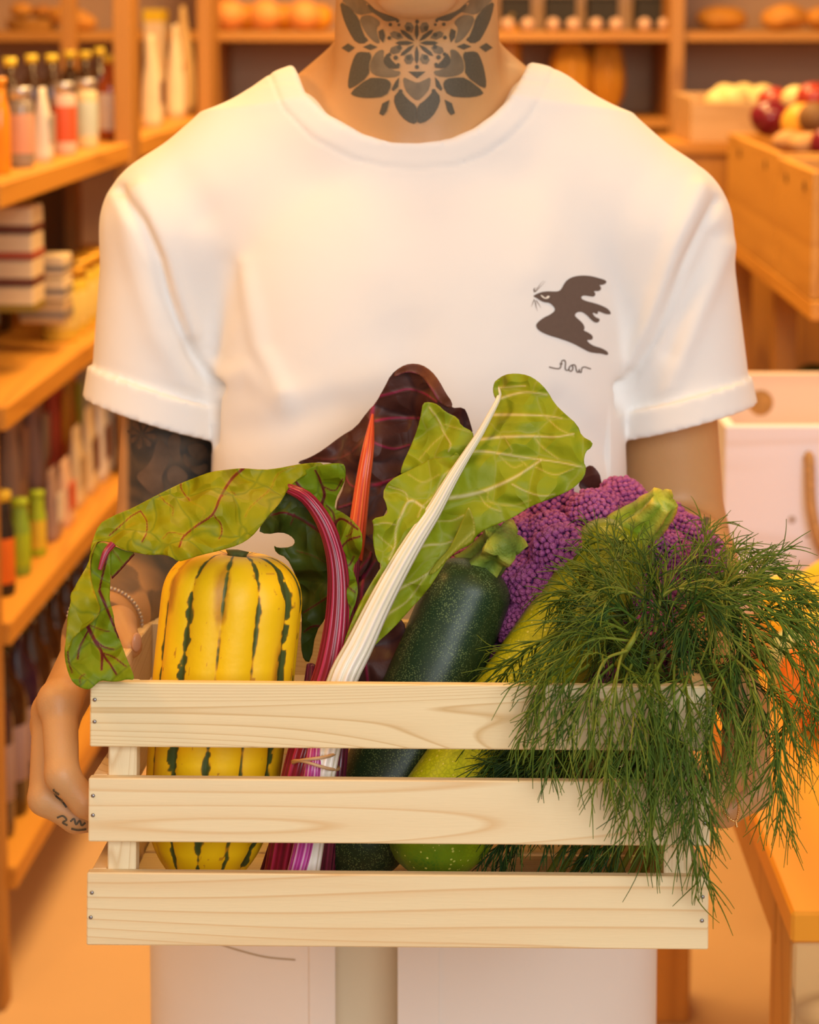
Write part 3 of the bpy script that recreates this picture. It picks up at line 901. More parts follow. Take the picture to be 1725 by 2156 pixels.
# ---- trousers, shoes
M_trs = shirt_mat('twill', (0.86, 0.72, 0.50))
tr = Vol((-0.24, 1.62, 0.055), (0.25, 2.02, 1.0), 0.0045)
def wcaps(a, b, ra, rb, sy=1.0): return capsule(a, b, ra, rb, sy)
hx = 0.0
yb = 1.805
tr.add(capsule((hx-0.055, yb, 0.90), (hx+0.055, yb, 0.90), 0.140, 0.140, 0.62), 0.02)
tr.add(capsule((hx-0.01, yb, 0.90), (hx-0.01, yb, 0.66), 0.092, 0.080, 1.02), 0.03)
for s in (-1, 1):
    tr.add(capsule((hx+s*0.092, yb, 0.86), (hx+s*0.100, yb, 0.45), 0.090, 0.076, 1.0), 0.03)
    tr.add(capsule((hx+s*0.100, yb, 0.45), (hx+s*0.122, yb+0.02, 0.085), 0.078, 0.066, 1.05), 0.03)
tr.cut((lambda X, Y, Z: Z-0.985+0*X+0*Y, (-0.3, 1.5, 0.9), (0.3, 2.1, 1.1)))
tr.cut((lambda X, Y, Z: 0.09-Z+0*X+0*Y, (-0.3, 1.5, 0.0), (0.3, 2.1, 0.12)))
TV, TQ = tr.mesh(); del tr
TV = relax(TV, TQ, 3)
TV[:, 1] += 0.003*vnoise(TV*np.array([1, 1, 0.5]), 14, 2)
trs = mk('trousers', TV, TQ, M_trs, person)
tr_bvh = BVHTree.FromPolygons([tuple(v) for v in TV], [list(map(int, q)) for q in TQ])
M_shoe = plain('shoe_leather', (0.12, 0.10, 0.09), 0.5)
for s in (-1, 1):
    sv_ = Vol((hx+s*0.122-0.06, 1.60, 0.0), (hx+s*0.122+0.06, 1.92, 0.13), 0.005)
    sv_.add(capsule((hx+s*0.122, 1.85, 0.045), (hx+s*0.126, 1.67, 0.034), 0.042, 0.036), 0.01)
    sv_.add(capsule((hx+s*0.122, 1.83, 0.05), (hx+s*0.122, 1.825, 0.09), 0.04, 0.036), 0.02)
    sv_.cut((lambda X, Y, Z: 0.006-Z+0*X+0*Y, (-1, 1, 0), (1, 2, 0.02)))
    V, Q = sv_.mesh(); mk('shoe', relax(V, Q, 2), Q, M_shoe, person)

# ---- prints traced in the photo and laid on the surface below them
def ray_c(bvh, px, py, lift, world=False):
    d = Vector(((px-CXP)/FPX, 1.0, (CYP-py)/FPX))
    if world:
        dw = Vector(W(np.array(d)[None])[0]) - Vector((0, 0, CAMZ)); dw.normalize()
        h = bvh.ray_cast(Vector((0, 0, CAMZ)), dw)
        return None if h[0] is None else np.array(h[0]-dw*lift)
    d.normalize()
    h = bvh.ray_cast(Vector((0, 0, 0)), d)
    return None if h[0] is None else np.array(h[0]-d*lift)
def decal(polys, bvh, lift, step, world=False):
    mb = MB()
    for p in polys:
        V, T = tri_poly(p, step)
        if len(T) == 0: continue
        Q = [ray_c(bvh, x, y, lift, world) for x, y in V]
        ok = [q is not None for q in Q]
        Q = np.array([q if q is not None else (0, 0, 0) for q in Q])
        T = [t for t in T if all(ok[i] for i in t)]
        if not T: continue
        med = np.median(Q[[i for t in T for i in t]][:, 1])
        T = [t for t in T if all(abs(Q[i][1]-med) < 0.12 for i in t)]
        us = sorted({int(i) for t in T for i in t}); mp_ = {a: k for k, a in enumerate(us)}
        Q = Q[us]
        mb.add((Q if world else W(Q), [[mp_[int(i)] for i in t] for t in T]))
    return mb
def stroke(path, w, taper=False):
    P = resample(np.array(path, dtype=float), max(8, len(path)*5)); T = np.gradient(P, axis=0)
    T /= np.linalg.norm(T, axis=1)[:, None]+1e-9
    Nn = np.stack([-T[:, 1], T[:, 0]], -1)
    ww = np.full(len(P), w/2.0)
    if taper: ww = ww*np.clip(1.15-np.linspace(0, 1, len(P)), 0.15, 1)
    return [np.array([P[i]+Nn[i]*ww[i], P[i+1]+Nn[i+1]*ww[i+1], P[i+1]-Nn[i+1]*ww[i+1], P[i]-Nn[i]*ww[i]]) for i in range(len(P)-1)]
def quads_on(quads, bvh, lift, world=False):
    mb = MB()
    for q in quads:
        Q = [ray_c(bvh, x, y, lift, world) for x, y in q]
        if any(a is None for a in Q): continue
        mb.add((np.array(Q) if world else W(np.array(Q)), [[0, 1, 2, 3]]))
    return mb
s2 = lambda L: [(1080+x/7.1875, 560+y/7.1875) for x, y in L]
bird = [(305,455),(345,432),(380,415),(450,390),(540,382),(640,388),(700,380),(735,350),(760,305),(775,275),(810,225),(880,175),(980,148),(1080,143),(1190,152),(1310,185),(1395,210),(1425,240),(1400,272),(1345,290),(1310,286),(1335,320),(1338,355),(1305,382),(1225,378),(1250,410),(1250,445),(1220,468),(1150,455),(1070,445),(1035,468),(1045,500),(1110,530),(1240,562),(1350,600),(1440,645),(1487,705),(1480,734),(1420,730),(1360,710),(1290,680),(1288,735),(1205,700),(1225,745),(1260,780),(1312,795),(1318,830),(1285,860),(1230,850),(1180,805),(1120,740),(1050,695),(985,695),(945,725),(942,760),(1000,810),(1060,865),(1088,920),(1085,960),(1070,972),(1150,1010),(1205,1050),(1217,1095),(1190,1120),(1118,1118),(1160,1170),(1230,1210),(1350,1245),(1430,1290),(1450,1328),(1430,1352),(1340,1325),(1240,1318),(1150,1300),(1050,1245),(900,1165),(700,1095),(560,1055),(430,1000),(365,945),(352,890),(390,840),(470,780),(560,740),(635,685),(640,640),(600,590),(550,555),(480,550),(420,525),(370,490)]
M_print = plain('print_ink', s2l(104, 86, 76), 0.85, 0.06, 300)
M_printl = plain('print_gap', (0.86, 0.80, 0.70), 0.9, 0.02)
decal([chaikin(s2(bird), 1)], shirt_bvh, 0.0007, 4.0).mk('bird_print', M_print, person)
decal([chaikin(s2([(420,440),(440,470),(480,497),(530,495),(562,470),(550,448),(520,452),(505,478),(480,476),(460,455),(435,438)]), 1)], shirt_bvh, 0.0011, 3.0).mk('bird_eye_print', M_printl, person)
st = []
for L, w in (([(335,395),(320,350),(350,330)], 16), ([(345,390),(420,310),(490,245)], 7), ([(335,380),(400,300),(450,240),(500,235)], 6), ([(325,510),(300,570),(280,620)], 8),
             ([(340,530),(350,600),(378,685)], 8), ([(355,520),(395,580),(430,640)], 8), ([(320,500),(350,560),(362,640)], 4)):
    st += stroke(s2(L), w/7.19*1.3, True)
quads_on(st, shirt_bvh, 0.0008).mk('sprig_print', M_print, person)
st = []
for L in ([(550,1528),(640,1550),(700,1553),(725,1530),(735,1480),(745,1440),(770,1425),(795,1440),(800,1480),(795,1540),(802,1568),(822,1580),(848,1565),(860,1530),(885,1506),(910,1525),(905,1572),(880,1592),(852,1575),(856,1540)],
          [(880,1508),(925,1495),(952,1515),(962,1570),(978,1606),(1000,1600),(1006,1560),(1010,1600),(1035,1612),(1042,1570),(1055,1538),(1095,1530),(1140,1545),(1185,1558)], [(712,1480),(755,1482)]):
    st += stroke(s2(L), 14/7.19*1.25)
quads_on(st, shirt_bvh, 0.0008).mk('lettering_print', M_print, person)

# neck tattoo
T = lambda L: [(550+x/2.6538, y/2.6538) for x, y in L]
MIRX = 870
def both(L): return [T(L), T([(2*MIRX-x+4, y-2) for x, y in L])]
darkp, midp, litp = [], [], []
def ch(Ls, it=1): return [(lambda q: q.mean(0)+(q-q.mean(0))*1.075)(chaikin(p, it)) for p in Ls]
darkp += ch(both([(442,12),(500,52),(542,104),(556,160),(590,232),(530,236),(490,172),(458,95)]))
midp += ch(both([(446,-6),(560,-6),(592,14),(640,64),(600,72),(545,84),(500,46)]))
darkp += ch(both([(592,20),(648,64),(700,84),(768,108),(735,116),(690,118),(660,92),(612,62)]))
midp += ch(both([(552,102),(600,86),(645,108),(664,132),(640,160),(648,195),(662,236),(640,236),(606,208),(572,160)]))
darkp += both([(655,175),(680,162),(692,200),(682,240),(660,212)])
darkp += both([(448,268),(485,242),(523,266),(488,292)]); darkp += both([(568,262),(610,245),(650,262),(610,279)])
darkp += both([(560,222),(585,208),(598,226),(578,236)]); darkp += both([(588,298),(603,290),(612,304),(600,315)])
darkp += ch(both([(542,294),(600,298),(612,318),(598,360),(600,420),(500,492),(487,470),(500,385),(522,320)]))
darkp += ch(both([(502,516),(600,440),(650,438),(706,446),(722,478),(692,535),(600,545),(530,536)]))
midp += ch(both([(620,335),(650,290),(688,282),(682,320),(690,362),(735,392),(776,396),(762,424),(690,430),(628,414),(612,385)]))
darkp += ch(both([(686,332),(708,296),(722,330),(750,358),(778,378),(720,382),(692,362)]))
midp += ch([T([(795,432),(835,450),(872,466),(910,450),(945,432),(938,495),(905,535),(873,560),(838,535),(808,500)])])
darkp += [T([(822,400),(920,400),(872,438)])]
darkp += ch(both([(742,552),(778,508),(820,560),(866,592),(868,640),(866,690),(810,672),(765,620)]))
darkp += both([(730,498),(750,456),(772,432),(766,485),(738,510)])
darkp += both([(660,635),(678,578),(718,558),(702,620),(682,646)])
def disc(x, y, r, n=10): return T([(x+r*math.cos(2*PI*k/n), y+r*math.sin(2*PI*k/n)) for k in range(n)])
for x, y, r in ((705,463,11),(779,510,12),(772,264,13),(752,322,13),(825,322,14),(770,198,12),(822,160,13),(716,212,11),(718,304,10),(766,362,10),(762,118,9),(722,138,10),(770,140,8)):
    darkp += [disc(x, y, r), disc(2*MIRX-x+4, y-2, r)]
darkp += [disc(872, 122, 11), disc(871, 374, 12)]
cx_, cy_ = 870, 240
def spoke(ang, r0, r1, w):
    a = math.radians(ang); u = np.array([math.cos(a), -math.sin(a)]); v = np.array([u[1], -u[0]])
    c = np.array([cx_, cy_])
    return T([tuple(c+u*r+v*s) for r, s in ((r0, 0), (r0+(r1-r0)*.35, w), (r1-(r1-r0)*.2, w*.9), (r1, 0), (r1-(r1-r0)*.2, -w*.9), (r0+(r1-r0)*.35, -w))])
for ang, r1 in ((90, 108), (270, 118), (38, 118), (142, 118), (0, 120), (180, 120), (-38, 118), (218, 118)):
    darkp.append(spoke(ang, 16, r1, 11))
for ang, r0, r1, w in ((64, 62, 128, 24), (116, 62, 128, 24), (20, 80, 160, 20), (160, 80, 160, 20), (-18, 84, 160, 22), (198, 84, 160, 22), (-64, 66, 132, 25), (244, 66, 132, 25)):
    midp.append(spoke(ang, r0, r1, w))
M_ink = plain('tattoo_ink', (0.115, 0.095, 0.062), 0.55, 0.25, 900)
M_ink2 = plain('tattoo_ink_light', (0.23, 0.165, 0.095), 0.55, 0.30, 60)
decal(midp, body_bvh, 0.0005, 7).mk('neck_tattoo_shading', M_ink2, person)
decal(darkp, body_bvh, 0.0009, 6).mk('neck_tattoo', M_ink, person)
A2 = lambda L: [(160+x/3.594, 740+y/3.594) for x, y in L]
rose = [chaikin(A2(p), 2) for p in ([(640,665),(600,700),(590,780),(540,870),(445,940),(500,1010),(600,1110),(680,1040),(640,960),(690,860),(720,790),(700,720)],
        [(850,700),(950,690),(1000,740),(985,800),(930,830),(880,800),(845,750)], [(690,650),(760,610),(800,660),(780,740),(800,830),(740,840),(700,760)],
        [(690,900),(740,855),(800,880),(860,950),(800,1000),(720,1020),(690,960)], [(860,860),(930,870),(990,840),(1000,900),(930,940),(880,910)], [(820,760),(850,820),(880,870),(840,880),(805,820)])]
for k in range(8):
    a = k*PI/4+0.2; u = np.array([math.cos(a), math.sin(a)]); v = np.array([-u[1], u[0]]); c_ = np.array([500, 625])
    rose.append(np.array(A2([tuple(c_+u*r+v*w) for r, w in ((18, 0), (60, 17), (95, 20), (118, 0), (95, -20), (60, -17))])))
decal(rose, body_bvh, 0.0005, 6).mk('rose_tattoo', plain('rose_ink', (0.17, 0.105, 0.065), 0.6, 0.45, 45), person)
# small marks on the hand and on the other upper arm
marks = []
for L in ([(120,1722),(132,1718),(140,1726),(132,1732),(142,1738)], [(148,1730),(156,1724),(160,1736),(168,1728),(172,1738),(180,1732)], [(150,1745),(165,1748),(182,1746)], [(112,1662),(118,1676),(130,1686),(140,1700)], [(116,1668),(124,1674)]):
    marks += stroke(L, 4.0)
quads_on(marks, body_bvh, 0.0007).mk('finger_tattoo', M_ink, person)
marks = []
for L in ([(1446,1106),(1452,1098),(1458,1106),(1466,1098),(1470,1104)], [(1474,1102),(1480,1094),(1486,1100),(1494,1090)], [(1478,1104),(1494,1102)], [(1488, 1088), (1488, 1106)]):
    marks += stroke(L, 6)
quads_on(marks, body_bvh, 0.0007).mk('arm_tattoo', M_ink, person)
# thumb nail
tn = C(279, 1352, 1.5385)
V, Fc = ball((0, 0, 0), 1.0, 14, 8, (0.0040, 0.0018, 0.0068)); V = rotz(V, 0.6)
mk('thumb_nail', W(V+tn+np.array([0.003, -0.0005, 0])), Fc, plain('nail_skin', (0.58, 0.32, 0.19), 0.25, 0.03), person)
# split apron: two curved canvas panels with a wide hem, hung round the hips
M_apr = shirt_mat('canvas', (0.80, 0.75, 0.69))
def hipw(px, py, lift):
    q = ray_c(tr_bvh, px, py, 0.0, True)
    return q
def panel(a0, a1, nm, seed, off=0.0):
    """wraps the hips from angle a0 to a1 (0 = straight to the front)"""
    na, nz_ = 60, 50
    V = []
    for i in range(nz_+1):
        z = 0.98-0.50*i/nz_
        f = i/nz_
        for j in range(na+1):
            a = math.radians(a0+(a1-a0)*j/na)
            rx = 0.2155+0.002*f+off; ry = 0.104+0.006*f+off
            V.append((-0.005+rx*math.sin(a), 1.797-ry*math.cos(a)**1.0 if math.cos(a) > 0 else 1.797-ry*math.cos(a), z))
    V = np.array(V)
    V[:, 1] += 0.004*vnoise(V*np.array([1, 1, 0.4]), 16, seed)-0.003
    Fc = [[i*(na+1)+j, i*(na+1)+j+1, (i+1)*(na+1)+j+1, (i+1)*(na+1)+j] for i in range(nz_) for j in range(na)]
    o = mk(nm, V, Fc, M_apr, person, True)
    md = o.modifiers.new('thick', 'SOLIDIFY'); md.thickness = 0.0018; md.offset = 0
    return V, Fc, o
pL = panel(-100, -14.8, 'apron_panel', 3); pR = panel(-1.0, 100, 'apron_panel', 5)
pL[2]['label'] = 'cream apron panel with a stitched pocket'; pR[2]['label'] = 'cream apron panel with a plain hem'
panel(-20.4, -14.6, 'hem_band', 3, 0.0022); panel(-1.2, 7.6, 'hem_band', 5, 0.0022)
quads_on(stroke([(440, 1980), (500, 2000), (560, 2015), (622, 2021)], 3.5), BVHTree.FromPolygons([tuple(v) for v in pL[0]], pL[1]), 0.0014, True).mk('pocket_stitching', plain('stitch', (0.45, 0.34, 0.2), 0.9), person)
# ================================================================== VEGETABLES
rng = np.random.default_rng(7)
random.seed(5)
# ---- materials
def veg_mat(name, stops, attr, rough=0.4, nscale=30, namp=0.15, bump=0.3, bscale=120, coat=0.0, trans=0.0, cracks=None, speck=None, cbump=1.0, micro=0.0):
    """colour ramp over a vertex attribute, mottled; trans = light let through"""
    m, nt, b = newmat(name)
    tc = N(nt, 'ShaderNodeTexCoord')
    at = N(nt, 'ShaderNodeAttribute', attribute_name=attr)
    nz = N(nt, 'ShaderNodeTexNoise', i_Scale=nscale, i_Detail=5.0); lk(nt, tc.outputs['Object'], nz.inputs['Vector'])
    ma = N(nt, 'ShaderNodeMath', operation='MULTIPLY_ADD'); ma.inputs[1].default_value = namp*2; ma.inputs[2].default_value = -namp
    lk(nt, nz.outputs['Fac'], ma.inputs[0])
    ad = N(nt, 'ShaderNodeMath', operation='ADD', use_clamp=True); lk(nt, at.outputs['Fac'], ad.inputs[0]); lk(nt, ma.outputs[0], ad.inputs[1])
    rp = N(nt, 'ShaderNodeValToRGB'); e = rp.color_ramp.elements
    e[0].position = stops[0][0]; e[0].color = rgba(stops[0][1]); e[1].position = stops[-1][0]; e[1].color = rgba(stops[-1][1])
    for p, c in stops[1:-1]: k = e.new(p); k.color = rgba(c)
    lk(nt, ad.outputs[0], rp.inputs['Fac'])
    col = rp.outputs['Color']
    hgt = None
    if cracks:
        cs, cc, cwid, cstr = cracks
        dn = N(nt, 'ShaderNodeTexNoise', i_Scale=cs*0.8, i_Detail=2.0); lk(nt, tc.outputs['Object'], dn.inputs['Vector'])
        vm = N(nt, 'ShaderNodeVectorMath', operation='MULTIPLY_ADD'); vm.inputs[1].default_value = (0.7/cs,)*3
        lk(nt, dn.outputs['Color'], vm.inputs[0]); lk(nt, tc.outputs['Object'], vm.inputs[2])
        vo = N(nt, 'ShaderNodeTexVoronoi', i_Scale=cs, feature='DISTANCE_TO_EDGE'); lk(nt, vm.outputs[0], vo.inputs['Vector'])
        mr = N(nt, 'ShaderNodeMapRange'); mr.inputs['From Max'].default_value = cwid; mr.inputs['To Min'].default_value = cstr; mr.inputs['To Max'].default_value = 0.0
        lk(nt, vo.outputs['Distance'], mr.inputs['Value'])
        mx = N(nt, 'ShaderNodeMix', data_type='RGBA'); lk(nt, mr.outputs[0], mx.inputs['Factor']); lk(nt, col, mx.inputs['A']); mx.inputs['B'].default_value = rgba(cc)
        col = mx.outputs['Result']
        mr2 = N(nt, 'ShaderNodeMapRange', interpolation_type='SMOOTHSTEP'); mr2.inputs['From Max'].default_value = 0.35
        lk(nt, vo.outputs['Distance'], mr2.inputs['Value']); hgt = mr2.outputs[0]
    if speck:
        ss, sc, sth, sstr = speck
        vo = N(nt, 'ShaderNodeTexVoronoi', i_Scale=ss); lk(nt, tc.outputs['Object'], vo.inputs['Vector'])
        vb = N(nt, 'ShaderNodeTexNoise', i_Scale=60.0, i_Detail=2.0); lk(nt, tc.outputs['Object'], vb.inputs['Vector'])
        ml = N(nt, 'ShaderNodeMath', operation='MULTIPLY'); ml.inputs[1].default_value = sth*2; lk(nt, vb.outputs['Fac'], ml.inputs[0])
        lt = N(nt, 'ShaderNodeMath', operation='LESS_THAN'); lk(nt, vo.outputs['Distance'], lt.inputs[0]); lk(nt, ml.outputs[0], lt.inputs[1])
        m2 = N(nt, 'ShaderNodeMath', operation='MULTIPLY'); m2.inputs[1].default_value = sstr; lk(nt, lt.outputs[0], m2.inputs[0])
        mx = N(nt, 'ShaderNodeMix', data_type='RGBA'); lk(nt, m2.outputs[0], mx.inputs['Factor']); lk(nt, col, mx.inputs['A']); mx.inputs['B'].default_value = rgba(sc)
        col = mx.outputs['Result']
    lk(nt, col, b.inputs['Base Color'])
    b.inputs['Roughness'].default_value = rough; b.inputs['Coat Weight'].default_value = coat; b.inputs['Coat Roughness'].default_value = 0.25; b.inputs['Specular IOR Level'].default_value = 0.3 if trans else 0.4
    n2 = N(nt, 'ShaderNodeTexNoise', i_Scale=bscale, i_Detail=3.0); lk(nt, tc.outputs['Object'], n2.inputs['Vector'])
    bp = N(nt, 'ShaderNodeBump', i_Strength=bump, i_Distance=0.002); lk(nt, n2.outputs['Fac'], bp.inputs['Height'])
    nout = bp.outputs['Normal']
    if hgt is not None:
        b2 = N(nt, 'ShaderNodeBump', i_Strength=min(1.0, 0.8*cbump), i_Distance=0.0055*cbump); lk(nt, hgt, b2.inputs['Height']); lk(nt, nout, b2.inputs['Normal']); nout = b2.outputs['Normal']
    if micro:
        vv = N(nt, 'ShaderNodeTexVoronoi', i_Scale=micro); lk(nt, tc.outputs['Object'], vv.inputs['Vector'])
        b3 = N(nt, 'ShaderNodeBump', i_Strength=0.9, i_Distance=0.0012); b3.invert = True; lk(nt, vv.outputs['Distance'], b3.inputs['Height']); lk(nt, nout, b3.inputs['Normal']); nout = b3.outputs['Normal']
    lk(nt, nout, b.inputs['Normal'])
    if trans:
        tr_ = N(nt, 'ShaderNodeBsdfTranslucent'); lk(nt, col, tr_.inputs['Color']); lk(nt, nout, tr_.inputs['Normal'])
        ms = N(nt, 'ShaderNodeMixShader'); ms.inputs[0].default_value = trans
        lk(nt, b.outputs[0], ms.inputs[1]); lk(nt, tr_.outputs[0], ms.inputs[2])
        lk(nt, ms.outputs[0], nt.nodes['Material Output'].inputs['Surface'])
    return m

# ---- yellow striped squash
def squash():
    ax0 = C(424, 1872, 1.497); ax1 = C(500, 1156, 1.500)
    L = np.linalg.norm(ax1-ax0); d = (ax1-ax0)/L
    ts = np.linspace(0, 1, 150); n = 300
    R = 0.0487
    def prof(t):
        u = t
        top = np.clip((1-u)/0.17, 0, 1); bot = np.clip(u/0.30, 0, 1)
        return R*(1-(1-top)**2.6)**0.42*(1-(1-bot)**2.3)**0.5*(0.86+0.14*np.clip(u/0.62, 0, 1)**0.8)
    r = prof(ts); z = ts*L
    # stem hollow at the top
    hol = np.exp(-((r)/(R*0.32))**2)*(ts > 0.5)
    z = z - hol*0.006
    th = np.linspace(0, 2*PI, n, endpoint=False)
    NL = 12; ph = math.radians(-3)
    up = d; e1 = np.array([1.0, 0, 0]); e1 -= e1@up*up; e1 /= np.linalg.norm(e1); e2 = np.cross(up, e1)   # e2 points to +depth
    A = th[None, :]; Tt = ts[:, None]
    wob = 0.0
    lob = np.abs(np.sin((A-(-PI/2+ph))*NL/2))      # 0 in the grooves
    M = 1-0.065*(1-lob**0.7)*np.clip(r/R, 0.2, 1)[:, None]
    rr = r[:, None]*M
    P = ax0 + z[:, None, None]*up + (rr*np.cos(A))[..., None]*e1 + (rr*np.sin(A))[..., None]*e2
    P = P.reshape(-1, 3)
    nn = vnoise(P, 330, 1).reshape(150, n)*0.5+vnoise(P, 120, 2).reshape(150, n)*0.6
    k = np.round((A-(-PI/2+ph))*NL/(2*PI)); da = np.abs((A-(-PI/2+ph))-k*2*PI/NL)
    wk = 0.050+0.03*np.sin(k*2.3+1)+0.02*np.sin(Tt*7+k)
    stripe = np.clip((wk*(0.85+1.25*nn)-da)*20+0.38, 0, 1)
    stripe = np.maximum(stripe, 0.45*np.clip(vnoise(P*np.array([1, 1, 0.35]), 55, 8).reshape(150, n)*1.8-0.55+0.9*np.exp(-(da/0.10)**2)*(0.6+0.6*nn), 0, 1))
    stripe = np.maximum(stripe, 0.40*(vnoise(P*np.array([1, 1, 0.4]), 420, 12).reshape(150, n) > 0.62)*(vnoise(P, 60, 14).reshape(150, n) > 0.1))
    brk = (vnoise(np.stack([k*5+0*Tt, Tt*6+0*k, 0*k*Tt], -1).reshape(-1, 3), 1.3, 4).reshape(150, n) > 0.55)
    stripe = np.where(brk, stripe*0.25, stripe)
    stripe = np.maximum(stripe, np.clip((nn-1.02+0.2*np.exp(-(da/0.12)**2))*6, 0, 0.55))
    stripe = np.maximum(stripe, (np.clip((r/R-0.12), 0, 1)[:, None] < 0.10)*(ts > 0.5)[:, None]*0.8)
    K = 150
    Fc = [[i*n+j, i*n+(j+1) % n, (i+1)*n+(j+1) % n, (i+1)*n+j] for i in range(K-1) for j in range(n)]
    t = thing('delicata_squash', 'yellow squash with dark green lengthwise stripes standing at the left of the crate', 'squash', W(ax0))
    m = veg_mat('squash_skin', [(0.0, (0.95, 0.60, 0.004)), (0.24, (0.93, 0.56, 0.008)), (0.42, (0.62, 0.29, 0.01)), (0.62, (0.13, 0.13, 0.015)), (1.0, (0.055, 0.085, 0.018))], 'stripe', 0.48, 35, 0.12, 0.35, 70, coat=0.0)
    mk('skin', W(P), Fc, m, t, True, {'stripe': stripe.ravel()})
    V, Fc = lathe([(0.0001, -0.004), (0.007, -0.003), (0.006, 0.0005), (0.0075, 0.003), (0.003, 0.0038), (0.0001, 0.003)], 20, ax0+up*(L-0.0045), up, lambda a, b: 1+0.15*np.sin(a*5))
    mk('stem', W(V), Fc, plain('squash_stem', (0.10, 0.12, 0.03), 0.8, 0.3, 200, 0.4), t)
squash()

# ---- zucchini
def zucchini(a, b, ra, rb, label, mat, stem_px, stem_d, stem_r, smat, tdir=None):
    """a = stem end, b = blossom end"""
    L = np.linalg.norm(b-a); d = (b-a)/L; K = 90; n = 72
    t_ = np.linspace(0, 1, K)
    capA = np.clip(t_*L/(ra*0.9), 0, 1); capB = np.clip((1-t_)*L/(rb*1.25), 0, 1)
    r = (ra+(rb-ra)*t_)*np.clip(1-(1-capA)**2.4, 0, 1)**0.5*np.clip(1-(1-capB)**2.2, 0, 1)**0.5
    r = np.maximum(r, 0.0005); r[0] = max(r[0], ra*0.3)
    P = a + d*(t_*L)[:, None]
    bend = np.array([0.004, 0.006, 0.003])*np.sin(t_*PI)[:, None]
    V, Fc = tube(P+bend, r, n, True)
    th = np.tile(np.linspace(0, 2*PI, n, endpoint=False), K)
    cen = np.repeat(P+bend, n, axis=0)
    V = cen+(V-cen)*(1+0.018*np.cos(th*5+0.5)+0.008*vnoise(V, 60, 3))[:, None]
    t = thing('zucchini', label, 'zucchini', W(b)); 
    tt = np.repeat(t_, n)
    mk('skin', W(V), Fc, mat, t, True, {'len': tt})
    # ribbed stem ending in a five-sided flare
    S = resample(np.array([list(C(x, y, dd)) for (x, y), dd in zip(stem_px, stem_d)]), 26)
    sr = np.interp(np.linspace(0, 1, 26), np.linspace(0, 1, len(stem_r)), stem_r)
    V, Fc = tube(S, sr, 40, True)
    th = np.tile(np.linspace(0, 2*PI, 40, endpoint=False), 26); cen = np.repeat(S, 40, axis=0)
    nn = vnoise(V, 160, 6)
    V = cen+(V-cen)*(1+0.17*np.cos(th*5)+0.05*np.cos(th*15)+0.10*nn)[:, None]
    at_ = np.clip(np.repeat(np.linspace(0, 1, 26), 40)*0.5+0.3*np.cos(th*5)+0.25*nn, 0, 1)
    mk('stem', W(V), Fc, smat, t, True, {'len': at_})
M_zd = veg_mat('zucchini_dark', [(0.0, (0.040, 0.060, 0.012)), (0.12, (0.016, 0.042, 0.014)), (1.0, (0.012, 0.030, 0.010))], 'len', 0.42, 20, 0.05, 0.12, 70, coat=0.08, speck=(760, (0.20, 0.27, 0.09), 0.30, 0.6))
M_zl = veg_mat('zucchini_light', [(0.0, (0.22, 0.24, 0.006)), (0.3, (0.36, 0.38, 0.006)), (0.6, (0.50, 0.52, 0.006)), (0.86, (0.36, 0.48, 0.006)), (1.0, (0.05, 0.15, 0.008))], 'len', 0.34, 25, 0.12, 0.15, 70, coat=0.05, cbump=0.12, cracks=(330, (0.16, 0.22, 0.006), 0.22, 0.45), speck=(240, (0.62, 0.62, 0.14), 0.17, 0.8))
M_zs = veg_mat('zucchini_stem', [(0.0, (0.10, 0.16, 0.02)), (0.35, (0.22, 0.30, 0.03)), (0.7, (0.40, 0.40, 0.05)), (1.0, (0.50, 0.36, 0.09))], 'len', 0.6, 60, 0.2, 0.5, 300)
M_zs2 = veg_mat('zucchini_stem_pale', [(0.0, (0.26, 0.38, 0.02)), (0.45, (0.42, 0.48, 0.05)), (0.8, (0.66, 0.52, 0.05)), (1.0, (0.75, 0.55, 0.08))], 'len', 0.5, 60, 0.2, 0.5, 300)
zucchini(C(1010, 1182, 1.560), C(722, 1850, 1.515), 0.0305, 0.0345, 'dark green zucchini leaning to the right between the chard stalks and the lighter zucchini', M_zd,
         [(1000, 1210), (1022, 1185), (1045, 1158), (1062, 1138)], [1.558, 1.556, 1.548, 1.535], [0.0165, 0.0135, 0.0120, 0.0150], M_zs)
zucchini(C(1322, 1112, 1.585), C(862, 1836, 1.470), 0.0280, 0.0385, 'yellow-green zucchini lying diagonally behind the dill with its pale stem up', M_zl,
         [(1312, 1135), (1345, 1108), (1372, 1086), (1400, 1052)], [1.580, 1.575, 1.565, 1.550], [0.0160, 0.0145, 0.0120, 0.0095], M_zs2)

